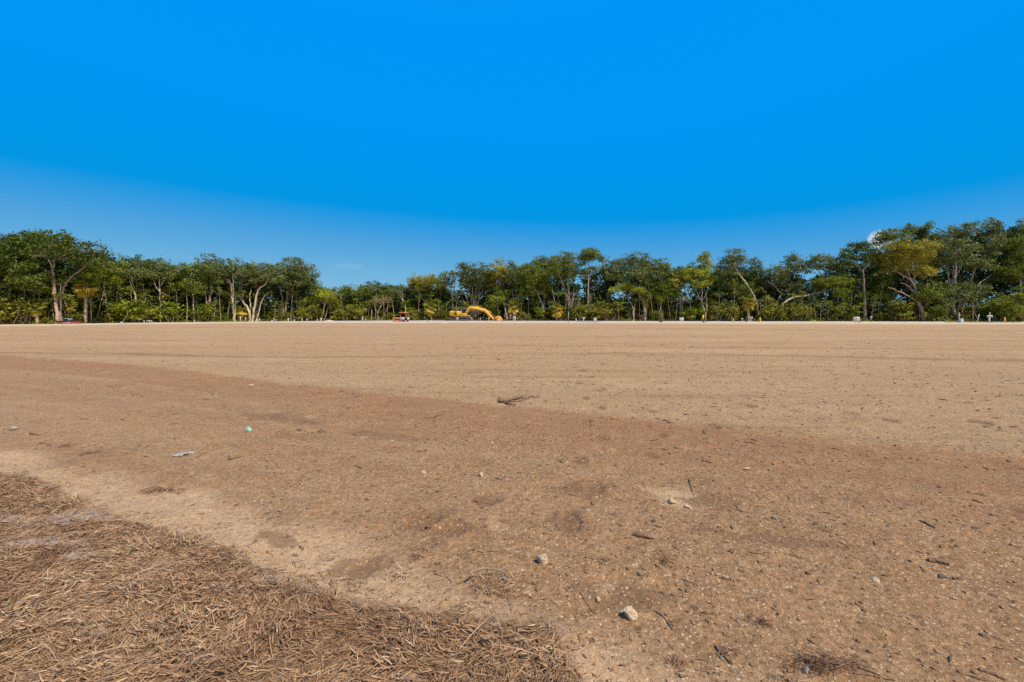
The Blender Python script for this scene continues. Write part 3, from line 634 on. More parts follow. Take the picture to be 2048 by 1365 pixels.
tree(OAK, 'twisted oak with rising crooked limbs behind the level arching trunk', 1556, 4, 'grey', 'grey',
     [(6, [(1552, 645), (1555, 605), (1566, 586), (1586, 574), (1600, 560)]), (3.5, [(1563, 590), (1548, 572), (1535, 560)]), (2.5, [(1596, 566), (1606, 562), (1612, 550)])],
     [(1560, 545, 24, 14), (1590, 528, 20, 12), (1582, 517, 14, 7), (1605, 540, 20, 12), (1545, 565, 20, 12), (1575, 570, 26, 10)], dens=0.9)
tree(OAK, 'flat umbrella-crowned oak with fine white branches and bright gaps', 1650, 3, 'grey', 'pale',
     [(4.5, [(1652, 646), (1652, 600), (1650, 570), (1648, 545)]), (2.4, [(1650, 560), (1632, 535)]), (2.4, [(1650, 552), (1664, 532)])],
     [(1640, 518, 22, 7), (1662, 520, 18, 8), (1622, 524, 14, 7), (1648, 532, 26, 7)], dens=0.9, spread=0.5)
tree(OAK, 'bright green bushy oak under the flat umbrella crown', 1668, 2.2, 'bright', 'pale', [(4, [(1672, 647), (1674, 610), (1678, 580)]), (2.6, [(1660, 647), (1662, 605)])],
     [(1665, 566, 22, 12), (1690, 560, 20, 16), (1678, 585, 16, 10), (1640, 562, 16, 8)], dens=0.8)
tree(OAK, 'dark spreading oak with straight grey trunk and lacy windowed crown', 1730, 1.2, 'dark', 'grey',
     [(7.5, [(1731, 647), (1729, 610), (1728, 580), (1727, 552), (1724, 540)]), (3.5, [(1724, 544), (1716, 530), (1706, 518)]), (3.5, [(1725, 542), (1738, 528), (1745, 514)]), (2.2, [(1728, 572), (1714, 562)])],
     [(1712, 494, 24, 13), (1735, 498, 20, 14), (1692, 510, 18, 11), (1745, 520, 18, 14), (1715, 515, 18, 8), (1690, 530, 16, 12)], dens=1.05)
tree(OAK, 'green understory oak tucked against the straight grey trunk', 1745, 3, 'mid', 'grey', [(4.5, [(1748, 646), (1748, 600)])],
     [(1705, 570, 26, 18), (1752, 570, 24, 18), (1740, 592, 26, 14), (1765, 555, 18, 14)], dens=0.95)
tree(OAK, 'golden yellow oak with leaning brown trunk and huge mounded crown', 1847, 0.8, 'olive', 'pink',
     [(10, [(1848, 648), (1844, 622), (1837, 606), (1831, 585), (1829, 560), (1827, 540)]), (5, [(1831, 580), (1823, 562), (1808, 552), (1794, 544)]), (4.5, [(1830, 588), (1816, 572), (1800, 566)]), (4, [(1838, 606), (1812, 590), (1790, 580), (1774, 574)]),
      (3, [(1829, 570), (1818, 550), (1815, 535)]), (3, [(1828, 556), (1836, 538)])],
     [(1810, 494, 30, 17), (1785, 505, 24, 16), (1838, 498, 26, 18), (1800, 522, 34, 14), (1840, 522, 26, 14), (1770, 522, 18, 12), (1790, 538, 26, 8), (1846, 545, 16, 14)], dens=1.15, ls=0.18)
tree(OAK, 'tall green oak cresting just behind the golden yellow crown', 1815, 6, 'mid', 'grey', [(8, [(1815, 644), (1815, 580), (1812, 510)])],
     [(1790, 468, 28, 11), (1820, 462, 28, 12), (1848, 458, 18, 12), (1765, 480, 18, 14), (1860, 485, 20, 20), (1870, 520, 22, 22)], dens=1.05)
tree(OAK, 'glossy green young oak growing against the brown leaning trunk', 1852, 0.2, 'mid', 'grey', [(4, [(1858, 648), (1857, 615)])],
     [(1850, 578, 20, 14), (1862, 592, 18, 13), (1838, 592, 12, 9), (1866, 572, 10, 9)], dens=1.25)
tree(OAK, 'very tall oak with several upright pale stems and layered grey green crown', 1910, 2.2, 'grey', 'pale',
     [(8, [(1909, 647), (1908, 605), (1909, 570), (1911, 530), (1912, 500)]), (4, [(1908, 590), (1906, 560), (1906, 530)]), (3, [(1903, 580), (1897, 556), (1896, 545)]), (2.6, [(1912, 552), (1920, 538), (1926, 524)])],
     [(1905, 470, 26, 17), (1932, 470, 20, 16), (1890, 490, 22, 15), (1920, 500, 26, 18), (1940, 452, 11, 7), (1895, 520, 22, 12), (1935, 525, 18, 12)], dens=0.95)
tree(OAK, 'lofty oak with trunk slanting up and away from the dark hollow', 1920, 3, 'grey', 'pink',
     [(7, [(1918, 646), (1928, 605), (1938, 582), (1944, 555), (1952, 532), (1966, 512), (1978, 490)]), (2.6, [(1945, 582), (1965, 562), (1990, 548), (2005, 543)])],
     [(1985, 456, 20, 18), (1982, 482, 20, 16), (1965, 505, 24, 14), (1958, 530, 24, 14), (1995, 470, 12, 18)], dens=1.0)
tree(OAK, 'dense green oak closing the tree line past the lofty slanting oak', 2045, 4, 'mid', 'grey', [(8, [(2045, 646), (2042, 590), (2035, 530)])],
     [(2030, 470, 18, 16), (2050, 450, 16, 12), (2020, 505, 32, 26), (2055, 500, 34, 30), (2010, 540, 30, 24), (2050, 545, 36, 28)], dens=1.0)
tree(OAK, 'mid green rounded understory oak with layered leaves by the wooden post', 2005, 0.8, 'mid', 'grey', [(4, [(2006, 648), (2004, 620)]), (2.4, [(1958, 647), (1950, 628), (1945, 614)])],
     [(2000, 606, 24, 10), (2025, 598, 22, 10), (1985, 618, 18, 7), (2015, 622, 22, 9), (2035, 612, 14, 8)], dens=1.15)
tree(OAK, 'grey green understory oak hiding the feet of the upright pale stems', 1892, 0.6, 'grey', 'grey', [(4, [(1895, 648), (1893, 610)])],
     [(1888, 580, 16, 12), (1915, 575, 22, 12), (1928, 592, 18, 10), (1885, 600, 14, 9), (1955, 580, 20, 14)], dens=0.9)
tree(OAK, 'tall oak carrying the tree line on beyond the dense green oak', 2130, 3, 'dark', 'pale', [(8, [(2130, 647), (2128, 590), (2125, 530)])],
     [(2110, 470, 40, 30), (2150, 480, 40, 34), (2120, 530, 50, 34), (2160, 560, 40, 40)], dens=0.8)
tree(OAK, 'tall dark oak carrying the tree line on beyond the white-limbed oak', -110, 3, 'dark', 'pale', [(9, [(-110, 648), (-108, 590), (-105, 530)])],
     [(-90, 480, 46, 36), (-140, 490, 46, 40), (-110, 550, 50, 40)], dens=0.8)

# ------------------------------------------------------------------ wood behind the first trees (reads as one dark mass)
SKY = np.array([(-420, 470), (-60, 470), (0, 478), (60, 462), (140, 470), (170, 502), (205, 492), (240, 522), (290, 516), (340, 532), (380, 528), (420, 514), (470, 524), (500, 532), (550, 526), (590, 520), (615, 535), (640, 572), (700, 577), (740, 565),
       (800, 575), (815, 556), (860, 550), (900, 550), (915, 530), (960, 530), (1000, 524), (1060, 522), (1080, 512), (1130, 508), (1150, 530), (1200, 530), (1240, 514), (1280, 508), (1320, 518), (1350, 534), (1400, 520), (1430, 530), (1460, 505), (1490, 533),
       (1530, 548), (1570, 525), (1590, 520), (1640, 517), (1680, 515), (1710, 490), (1745, 495), (1780, 468), (1850, 452), (1910, 450), (1985, 443), (2048, 448), (2480, 450)], float)
HOLES = [(1163, 586, 9, 9), (1236, 588, 14, 14), (1372, 578, 16, 12), (1204, 556, 6, 9), (1612, 552, 20, 10), (1640, 545, 18, 10), (135, 524, 9, 8), (168, 540, 8, 6), (1154, 556, 6, 10), (1000, 560, 5, 5), (1545, 560, 6, 6), (905, 565, 16, 16), (1690, 508, 12, 10), (1720, 522, 14, 6)]
g = np.random.default_rng(5)
nc = 5200
cx = g.uniform(-420, 2480, nc); dd = 4.0 + 20 * g.random(nc) ** 1.2
YY = forest_edge(U(cx)) + dd
top = np.interp(cx, SKY[:, 0], SKY[:, 1]) + 9 + 14 * g.random(nc)
ztop = CH - (top - HOR) * (YY) / F
zz = 0.2 + (ztop - 0.2) * g.random(nc) ** 0.8
py = HOR + (CH - zz) * F / YY
keep = np.ones(nc, bool)
for hx, hy, ha, hb in HOLES: keep &= ((cx - hx) / (ha + 3)) ** 2 + ((py - hy) / (hb + 3)) ** 2 > 1
C = np.stack([U(cx) * YY, YY, zz - DIP], -1)[keep]
mb = MB(); clump_leaves(mb, C, 1.15, 38, 0.35, 0.3, 0.7, g)
nc = 2600; cx = g.uniform(-420, 2480, nc); YY = forest_edge(U(cx)) + g.uniform(26, 42, nc); top = np.interp(cx, SKY[:, 0], SKY[:, 1]) + 22 + 20 * g.random(nc)
zz = 0.2 + (CH - (top - HOR) * YY / F - 0.2) * g.random(nc); py = HOR + (CH - zz) * F / YY; keep = np.ones(nc, bool)
for hx, hy, ha, hb in HOLES: keep &= ((cx - hx) / (ha + 5)) ** 2 + ((py - hy) / (hb + 5)) ** 2 > 1
clump_leaves(mb, np.stack([U(cx) * YY, YY, zz - DIP], -1)[keep], 1.6, 40, 0.55, 0.1, 0.8, g)
o = mb.build('background_woodland', LEAF['deep'], attr='tint'); tag(o, 'dark mass of woodland foliage behind the first row of trees', 'woodland', kind='stuff')
mb = MB()
for k in range(150):
    x = g.uniform(-420, 2480); Y = float(forest_edge(U(x))) + g.uniform(4, 18); X = float(U(x)) * Y; h = g.uniform(5, 9); l = g.normal(size=2) * 0.7
    mb.tube(spline([(X, Y, -0.4), (X + l[0] * 0.4, Y, h * 0.5), (X + l[0], Y + l[1], h)], 3), np.linspace(g.uniform(0.07, 0.16), 0.05, 7), 5, cap=False)
o = mb.build('background_trunks', BARK['grey']); tag(o, 'crowd of dim trunks inside the wood behind the first trees', 'woodland', kind='stuff')

# ------------------------------------------------------------------ cabbage palms: each fan leaf is a part
def frond_mesh(name, nseg=15, L=0.62, pet=0.62, yellow=0.0):
    mb = MB(); a = np.linspace(-2.0, 2.0, nseg)
    pt = np.array([[0, 0, 0], [pet * 0.5, 0, 0.05], [pet, 0, 0.0]]); mb.tube(pt, [0.022, 0.018, 0.014], 4, c=(0.6, 0.5, 0, 1))
    c0 = np.array([pet, 0, 0.0])
    for k, t in enumerate(a):
        l = L * (0.75 + 0.25 * math.cos(t * 0.8)) * (0.9 + 0.2 * random.random()); d = np.array([math.cos(t), math.sin(t), 0]); nrm = np.array([-math.sin(t), math.cos(t), 0])
        wv = 0.058; m = c0 + d * l * 0.55 + np.array([0, 0, 0.05]); e = c0 + d * l + np.array([0, 0, -0.16 - 0.12 * random.random()])
        v = [c0, m + nrm * wv, m + np.array([0, 0, -0.02]), m - nrm * wv, e]
        tn = min(1, max(0, yellow + random.uniform(-0.15, 0.2)))
        mb.add(v, [(0, 1, 2), (0, 2, 3), (1, 4, 2), (2, 4, 3)], (0.3 + 0.6 * random.random(), tn, 0, 1))
    return mb.mesh(name, LEAF['frond'], attr='tint')
FROND = {'green': [frond_mesh('frond', yellow=0.02) for _ in range(3)], 'yellow': [frond_mesh('frond', yellow=0.75) for _ in range(2)]}
def palm(label, x, ybase, ytop, rpx, trunk_w, lean=0, yellow=0.4, n=26, dY=0.3, pts=None):
    Y = FEDGE(x) + dY; X = float(U(x)) * Y; z0 = gz(X, Y); s = Y / F
    root = empty('cabbage_palm', (X, Y, z0), label, 'palm', 'cabbage palms along the forest edge')
    H = CH - (ytop - HOR) * s - z0; lx = lean * s
    P = spline([(0, 0, -0.15), (lx * 0.25, 0, H * 0.5), (lx, 0, H)], 7); k = len(P)
    rad = trunk_w * s * 0.5 * (1 + 0.12 * np.sin(np.arange(k) * 2.1)); rad[-3:] *= 1.25; rad[0] *= 1.3
    MB().tube(P, rad, 9, jit=0.12).build('trunk', BARK['pink'], root, smooth=True)
    sc = rpx * s / 1.25; gg = np.random.default_rng(int(x))
    for i in range(n):
        f = i / (n - 1); pitch = R(68 - 135 * f + gg.uniform(-12, 12)); az = i * 2.39996 + gg.uniform(-.3, .3)
        yl = f > 1 - yellow
        o = bpy.data.objects.new('frond', random.choice(FROND['yellow' if yl else 'green'])); COL.objects.link(o); o.parent = root
        o.location = (lx, 0, H - 0.1 * f); o.rotation_euler = (gg.uniform(-.4, .4), -pitch, az); o.scale = (sc * gg.uniform(.8, 1.1),) * 3
    return root
palm('stout fan palm with drooping golden skirt standing clear beside the big pale oak', 171, 646, 573, 27, 5.5, yellow=0.55, n=34)
palm('short green fan palm with thick brown trunk among low brush', 74, 648, 614, 20, 5.5, yellow=0.2, n=24)
palm('low fan palm with thin pale trunk next to the thick-trunked green palm', 54, 649, 617, 15, 2.6, yellow=0.25, n=18, dY=0.6)
palm('small slanting fan palm with yellow leaf tips behind the red trailer', 135, 646, 613, 13, 3, lean=6, yellow=0.5, n=16, dY=1.2)
palm('low fan palm with dangling yellow leaves between pale oak trunks', 484, 646, 622, 16, 4, yellow=0.45, n=18, dY=1.5)
palm('bushy fan palm with short trunk just beyond the sweeper', 863, 645, 617, 17, 4, lean=-3, yellow=0.35, n=24)
palm('yellow green fan palm over the small square sign', 1028, 646, 613, 18, 4.5, lean=-1, yellow=0.35, n=24, dY=0.8)
palm('squat fan palm with pale hanging dead leaves near the sheaf-stemmed oak', 1113, 646, 620, 19, 3.5, lean=1, yellow=0.6, n=24)
palm('tall thin palm with brownish head held high under dark oaks', 1363, 646, 558, 18, 3.2, lean=-12, yellow=0.6, n=26, dY=2)
palm('green fan palm with bright yellow underside close to the steep leaning trunk', 1497, 647, 604, 19, 4, lean=-2, yellow=0.35, n=28, dY=0.2)

# ------------------------------------------------------------------ thicket: shrubs and saplings
def shrub_mesh(seed, leaf, h, wd, stems, per=36, n=34, ls=0.15):
    g = np.random.default_rng(seed); W = MB(); Lf = MB(); C = []
    for k in range(stems):
        a = g.uniform(0, 6.28); rr = wd * 0.5 * math.sqrt(g.random()); e = np.array([math.cos(a) * rr, math.sin(a) * rr, h * g.uniform(0.55, 1.0)])
        b = np.array([e[0] * 0.25, e[1] * 0.25, -0.1]); m = (b + e) / 2 + g.normal(size=3) * 0.18
        W.tube(spline([b, m, e], 3), np.linspace(0.035, 0.012, 7), 4, cap=False); C.append(e)
        for q in range(n // stems):
            t = g.uniform(0.35, 1.05); C.append(b + (e - b) * t + g.normal(size=3) * np.array([0.34, 0.34, 0.2]) * wd * 0.42)
    C = np.array(C); C[:, 2] = np.clip(C[:, 2], 0.12, None)
    clump_leaves(Lf, C, 0.42, per, ls, 0.4, 0.55, g)
    return W.mesh('stems', BARK['pale'], True), Lf.mesh('foliage', LEAF[leaf], attr='tint')
SHRUB = [('yellow green leafy shrub', [shrub_mesh(s, 'bright', 2.3, 2.6, 7) for s in (1, 2, 3)], 'bright green thicket shrubs'),
         ('mid green rounded shrub', [shrub_mesh(s, 'mid', 2.4, 2.8, 7) for s in (4, 5, 6)], 'mid green thicket shrubs'),
         ('dull olive shrub with bare stems', [shrub_mesh(s, 'weed', 2.2, 2.8, 11, 26) for s in (7, 8, 9)], 'olive thicket shrubs'),
         ('sparse brown dying shrub', [shrub_mesh(s, 'brown', 1.6, 2.2, 12, 16) for s in (10, 11)], 'brown dying shrubs')]
g = np.random.default_rng(21)
LAND = [(-110, 'outermost dark oak'), (-14, 'white-limbed dark oak'), (54, 'thin-trunked low palm'), (74, 'thick-trunked green palm'), (116, 'red trailer'), (171, 'golden-skirted palm'), (219, 'slender crooked white tree'), (276, 'forked grey tree'), (321, 'pale sapling with flat crown'),
        (388, 'thin straight white trunk'), (417, 'V-forked oak'), (469, 'twin-stemmed pale oak'), (502, 'candelabra oak'), (566, 'broad grey green oak'), (642, 'layered yellow green tree'), (700, 'low oak in the dip'), (757, 'leafless brown tree'), (803, 'road sweeper'), (863, 'bushy palm'), (920, 'excavator tracks'),
        (950, 'many-stemmed grey fig'), (998, 'excavator bucket'), (1028, 'small square sign'), (1090, 'leaning brown trunks'), (1136, 'sheaf-stemmed oak'), (1175, 'tall pine'), (1190, 'slim green pedestal'), (1240, 'crown leaning to the pine'), (1267, 'white Y-shaped sapling'), (1290, 'pale forked oak'), (1322, 'pair of dark posts'),
        (1363, 'white board with one mark'), (1408, 'yellow-tipped post'), (1450, 'dark leaning-trunk thicket'), (1497, 'yellow-bellied palm'), (1520, 'yellow hydrant'), (1552, 'arching level trunk'), (1610, 'level arching limb tip'), (1650, 'flat umbrella oak'), (1713, 'wide printed board'), (1742, 'clean white T sign'), (1790, 'golden oak low limb'), (1847, 'golden oak trunk'),
        (1908, 'upright pale stems'), (1922, 'green meter box'), (1978, 'large rounded sign'), (2010, 'orange-brown post'), (2045, 'dense closing oak'), (2130, 'outermost tall oak')]
def near(x): return min(LAND, key=lambda q: abs(q[0] - x))[1]
def put_shrub(kind, x, dY, sc):
    lab, pr, grp = SHRUB[kind]; W, Lf = pr[g.integers(len(pr))]
    Y = FEDGE(x) + dY; X = float(U(x)) * Y
    r = empty('thicket_shrub', (X, Y, gz(X, Y)), ('low ' if sc < 0.8 else 'tall ' if sc > 1.3 else '') + lab + (' behind the ' if dY > 2.5 else ' beside the ') + near(x), 'shrub', grp, g.uniform(0, 6.28)); r.scale = (sc * g.uniform(.9, 1.2), sc * g.uniform(.9, 1.2), sc)
    for nme, me in (('stems', W), ('foliage', Lf)):
        o = bpy.data.objects.new(nme, me); COL.objects.link(o); o.parent = r
x = -330.0
while x < 2400:
    k = g.choice([0, 1, 2, 3], p=[0.30, 0.30, 0.34, 0.06]); put_shrub(k, x, g.uniform(0.6, 2.4), g.uniform(0.45, 1.3)); x += g.uniform(17, 42)
x = -330.0
while x < 2400:
    k = g.choice([0, 1, 2], p=[0.25, 0.5, 0.25]); put_shrub(k, x, g.uniform(2.6, 6), g.uniform(1.0, 1.9)); x += g.uniform(24, 50)
for k, x, dY, sc in [(0, 240, 0.5, 1.5), (0, 262, 0.6, 1.4), (2, 290, 0.5, 1.5), (0, 345, 0.4, 1.5), (0, 408, 0.4, 1.3), (1, 395, 0.5, 1.2), (2, 20, 0.5, 1.6), (2, 40, 0.6, 1.3), (2, 615, 0.4, 1.4), (2, 690, 0.6, 1.7), (2, 715, 0.7, 1.5),
                     (2, 1190, 0.6, 1.6), (2, 1215, 0.6, 1.7), (2, 1160, 0.6, 1.4), (2, 1450, 0.5, 1.8), (2, 1435, 0.6, 1.5), (2, 1540, 0.5, 1.6), (2, 1570, 0.5, 1.6), (2, 1600, 0.6, 1.7), (2, 1590, 0.4, 1.2), (1, 1870, 0.5, 1.3), (1, 1995, 0.6, 1.5), (2, 1785, 1, 1.6), (2, 1790, 0.4, 1.1), (0, 1380, 0.6, 1.2)]:
    put_shrub(k, x, dY, sc)
def sapling_mesh(seed, leaf, h):
    h = h * 1.1; g = np.random.default_rng(seed); W = MB(); Lf = MB(); l = g.normal() * 0.16 * h
    P = spline([(0, 0, -0.1), (l * 0.3 + g.normal() * .1, g.normal() * .1, h * .4), (l * .7 + g.normal() * .15, g.normal() * .2, h * .75), (l, 0, h)], 4)
    W.tube(P, np.linspace(0.055, 0.02, len(P)), 5, cap=False); C = []
    for k in range(6):
        st = P[g.integers(len(P) // 2, len(P))]; a = g.uniform(0, 6.28); e = st + np.array([math.cos(a), math.sin(a), 0.7]) * g.uniform(.4, 1.0)
        W.tube(spline([st, (st + e) / 2 - np.array([0, 0, .05]), e], 2), np.linspace(.025, .01, 5), 4, cap=False); C += [e, e + g.normal(size=3) * .3]
    C += [P[-1], P[-1] + g.normal(size=3) * .3]
    clump_leaves(Lf, np.array(C), 0.42, 22, 0.15, 0.4, 0.5, g)
    return W.mesh('trunk', BARK['pale'], True), Lf.mesh('crown', LEAF[leaf], attr='tint')
SAP = [sapling_mesh(300 + k, ['mid', 'bright', 'weed', 'grey'][k % 4], [4.6, 3.2, 5.4, 3.8, 6.0, 2.6][k % 6]) for k in range(12)]
SAPK = ['mid-height green', 'short bright', 'tall olive', 'grey-leaved', 'very tall green', 'knee-high bright', 'olive', 'short grey', 'tall green', 'bright', 'very tall olive', 'small grey']
x = -300.0
while x < 2380:
    kk = int(g.integers(len(SAP))); W, Lf = SAP[kk]; Y = FEDGE(x) + g.uniform(0.3, 2.0); X = float(U(x)) * Y
    r = empty('sapling', (X, Y, gz(X, Y)), 'thin pale-stemmed %s sapling near the %s' % (SAPK[kk], near(x)), 'sapling', 'thin saplings in the thicket', g.uniform(0, 6.28)); r.scale = (1, 1, g.uniform(.85, 1.2))
    for nme, me in (('trunk', W), ('crown', Lf)):
        o = bpy.data.objects.new(nme, me); COL.objects.link(o); o.parent = r
    x += g.uniform(8, 20)
# weeds along the foot of the thicket
g = np.random.default_rng(33); nc = 2600
cx = g.uniform(-420, 2480, nc); dY = 0.2 + 2.4 * g.random(nc) ** 1.5; YY = forest_edge(U(cx)) + dY
C = np.stack([U(cx) * YY, YY, -DIP + 0.12 + 0.35 * g.random(nc) * np.clip(dY, 0.3, 1)], -1)
mb = MB(); clump_leaves(mb, C, 0.35, 14, 0.12, 0.2, 0.6, g)
# green verge on the far right by the meter box
nc = 500; cx = g.uniform(1890, 2040, nc); YY = (CH + DIP) * F / (646.4 - HOR) + g.uniform(-1.2, 1.2, nc)
mb2 = np.stack([U(cx) * YY, YY, np.full(nc, -DIP + 0.09)], -1); clump_leaves(mb, mb2, 0.25, 10, 0.07, 0.3, 0.4, g)
o = mb.build('weeds', LEAF['weed'], attr='tint'); tag(o, 'low green weeds along the foot of the thicket', 'weeds', kind='stuff')

# ------------------------------------------------------------------ machines
M_YEL = simple('paint_yellow', (0.66, 0.35, 0.010), 0.5, 0.14, 1.5, dirt=(0.42, 0.22, 0.04))
M_RUSTY = simple('paint_worn_orange', (0.62, 0.27, 0.03), 0.55, 0.2, 2.0, dirt=(0.30, 0.15, 0.05))
M_BLK = simple('black_rubber_steel', (0.035, 0.033, 0.032), 0.55, 0.3, 4)
M_STEEL = simple('worn_track_steel', (0.22, 0.18, 0.14), 0.6, 0.3, 5, 0.2, 20, dirt=(0.38, 0.29, 0.19))
M_GLASS = simple('dark_glass', (0.02, 0.025, 0.03), 0.08, 0.1, 2)
M_WHT = simple('paint_white', (0.52, 0.475, 0.40), 0.5, 0.08, 3, dirt=(0.55, 0.48, 0.38))
M_ORG = simple('paint_orange', (0.62, 0.20, 0.07), 0.5, 0.18, 2.5, dirt=(0.45, 0.24, 0.12))
M_RED = simple('paint_red', (0.40, 0.055, 0.05), 0.5, 0.18, 2, dirt=(0.26, 0.09, 0.06))
M_GRY = simple('paint_grey', (0.20, 0.215, 0.23), 0.5, 0.2, 3)
M_PGRN = simple('pale_green_plastic', (0.50, 0.58, 0.46), 0.55, 0.1, 3)
M_WOOD = simple('stake_wood', (0.34, 0.25, 0.16), 0.85, 0.3, 8, 0.4, 40)
M_WOODP = simple('pale_wood', (0.52, 0.44, 0.33), 0.85, 0.2, 8, 0.4, 40)
M_WOODD = simple('dark_weathered_wood', (0.10, 0.078, 0.055), 0.9, 0.3, 8, 0.4, 40)
M_PRINT = simple('black_print', (0.03, 0.03, 0.03), 0.6, 0.1)
M_HYD = simple('hydrant_yellow', (0.72, 0.42, 0.02), 0.4, 0.1, 3)
M_ORIB = simple('orange_ribbon', (0.75, 0.16, 0.06), 0.7, 0.1)

def excavator():
    X, Y, z0 = on_ground(926, 643.0); s = Y / F
    root = empty('excavator', (X, Y, z0), 'yellow tracked excavator with its boom lowered and bucket on the ground', 'excavator')
    q = lambda L: [((a - 926) * s, (643.0 - b) * s) for a, b in L]
    ca, sa = math.cos(R(-17)), math.sin(R(-17))
    for side in (-1, 1):
        tl, rb = 2.12, 0.44; th = np.linspace(-math.pi / 2, math.pi / 2, 9)
        prof = [(tl + rb * math.cos(a), rb + rb * math.sin(a)) for a in th] + [(-tl - rb * math.cos(a), rb + rb * math.sin(a)) for a in th[::-1]]
        inner = [(x * 0.93, rb + (z - rb) * 0.80) for x, z in prof]
        mb = MB(); n = len(prof); yc = side * 1.18; y0, y1 = yc - 0.3, yc + 0.3
        v = [(x, y, z) for P in (prof, inner) for y in (y0, y1) for x, z in P]
        f = []
        for i in range(n):
            j = (i + 1) % n
            f += [(i, j, n + j, n + i), (2 * n + i, 3 * n + i, 3 * n + j, 2 * n + j), (i, 2 * n + i, 2 * n + j, j), (n + i, n + j, 3 * n + j, 3 * n + i)]
        mb.add(v, f)
        for k in range(26):      # grouser bars on the shoes
            x = -tl + 2 * tl * (k % 13) / 12; z = 2 * rb if k < 13 else 0.0
            mb.box(x - 0.02, x + 0.02, y0 - 0.01, y1 + 0.01, z - 0.012, z + 0.03)
        tr = mb.build('track', M_STEEL, root); tr.rotation_euler = (0, 0, R(-17))
        MB().box(-1.75, 1.75, yc - 0.16, yc + 0.16, 0.26, 0.56, 0.06).build('track_frame', M_STEEL, tr)
        MB().disc((-tl, rb), 0.33, yc - 0.22, yc + 0.22, 18).build('sprocket', M_STEEL, tr)
        MB().disc((tl, rb), 0.33, yc - 0.2, yc + 0.2, 18).build('idler', M_STEEL, tr)
        for k in range(6):
            MB().disc((-1.55 + k * 0.62, 0.2), 0.1, yc - 0.24, yc + 0.24, 10).build('roller', M_BLK, tr)
    o = MB().box(-0.95, 0.95, -0.85, 0.85, 0.45, 0.95, 0.1).build('car_body', M_BLK, root); o.rotation_euler = (0, 0, R(-17))
    MB().disc((0, 0), 0.75, 0, 0.16, 20).build('slew_ring', M_BLK, root).rotation_euler = (R(90), 0, 0)
    root.children[-1].location = (0, 0, 0.95)
    MB().prism(q([(899.8, 631.5), (901, 622.5), (908, 621.8), (908, 632)]), -1.25, 1.25, 0.12).build('counterweight', M_YEL, root)
    MB().prism(q([(908.3, 632), (908.3, 622.6), (922, 622.8), (922.4, 631.8)]), -1.3, 1.3, 0.05).build('engine_housing', M_YEL, root)
    MB().prism(q([(903, 622.2), (904.5, 619.2), (918, 618.6), (920.5, 622.4)]), -0.95, 0.95, 0.08).build('engine_hood', M_BLK, root)
    MB().prism(q([(906, 633.3), (906, 631.9), (941, 631.2), (941, 632.9)]), -1.2, 1.2, 0.03).build('deck', M_YEL, root)
    MB().box(-1.55, -1.15, -1.318, -1.302, 1.30, 2.00).build('grille', M_BLK, root)
    for k in range(3): MB().box(-2.35 + k * 0.2, -2.21 + k * 0.2, -1.258, -1.245, 1.55, 1.75).build('lettering', M_PRINT, root)
    c = MB().prism(q([(924.5, 631), (924, 619), (926, 616.6), (937, 616.6), (940.5, 622), (940.5, 631)]), 0.35, 1.25, 0.06).build('cab', M_BLK, root)
    MB().prism(q([(927, 626), (926.6, 618.6), (935.5, 618.6), (938.5, 623.5), (938.5, 626)]), 0.328, 0.346).build('window', M_GLASS, c)
    hr = MB(); a = q([(924, 627), (924, 616.9), (930, 616.5), (934, 616.8)]); hr.tube([(x, -0.9, z) for x, z in a], 0.03, 6)
    hr.build('handrail', M_WHT, root)
    MB().prism(q([(922.5, 631), (923, 626.5), (934, 627), (935, 631.2)]), -1.2, -0.55, 0.06).build('tool_box', M_YEL, root)
    MB().prism(q([(927.5, 630.5), (936.3, 615.2), (941, 612.6), (947, 613.0), (968.5, 618.0), (970.5, 621), (968.8, 623.6), (965.5, 623.9), (947, 619.6), (942.6, 619.6), (934.5, 627.6), (932, 631.6)])[::-1], -0.36, 0.36, 0.04).build('boom', M_YEL, root)
    MB().prism(q([(966.5, 618.5), (969.5, 617.2), (973.5, 620.8), (988.5, 636.6), (991.5, 641.2), (988.5, 641.8), (976, 632), (967, 623)])[::-1], -0.27, 0.27, 0.03).build('stick', M_YEL, root)
    th = np.linspace(0, 1, 9); out = [(990.0, 636.0), (992.5, 633.4), (996, 632), (999.5, 632.6), (1002.8, 635), (1005, 638.6), (1006.2, 642.8), (1002, 642.6), (997, 641.6), (992, 641.0)]
    bk = MB().prism(q(out)[::-1], -0.62, 0.62, 0.05).build('bucket', M_RUSTY, root)
    for k in range(5):
        y = -0.52 + k * 0.26; MB().prism(q([(1004.6, 640.6), (1006.6, 643.2), (1003.4, 643.0)])[::-1], y - 0.045, y + 0.045).build('tooth', M_STEEL, bk)
    MB().prism(q([(989, 635), (992, 632.8), (996, 636.5), (993, 638.6)])[::-1], -0.31, 0.31, 0.03).build('bucket_link', M_STEEL, root)
    for y in (-0.5, 0.5):
        a = q([(931.5, 632), (936.2, 625.6), (940.6, 617.5)])
        MB().tube([(a[0][0], y, a[0][1]), (a[1][0], y, a[1][1])], 0.11, 10).build('boom_cylinder', M_YEL, root)
        MB().tube([(a[1][0], y, a[1][1]), (a[2][0], y, a[2][1])], 0.055, 8).build('piston_rod', M_STEEL, root)
    a = q([(951, 614.2), (961, 615.6), (967.5, 618.5)])
    MB().tube([(x, 0, z + 0.12) for x, z in a[:2]], 0.12, 10).build('stick_cylinder', M_YEL, root)
    MB().tube([(x, 0, z + 0.12) for x, z in a[1:]], 0.06, 8).build('piston_rod', M_STEEL, root)
    a = q([(972.5, 621.5), (981, 627.6), (989.5, 635.4)])
    MB().tube([(a[0][0] + 0.15, 0, a[0][1] + 0.1), (a[1][0] + 0.18, 0, a[1][1] + 0.12)], 0.11, 10).build('bucket_cylinder', M_YEL, root)
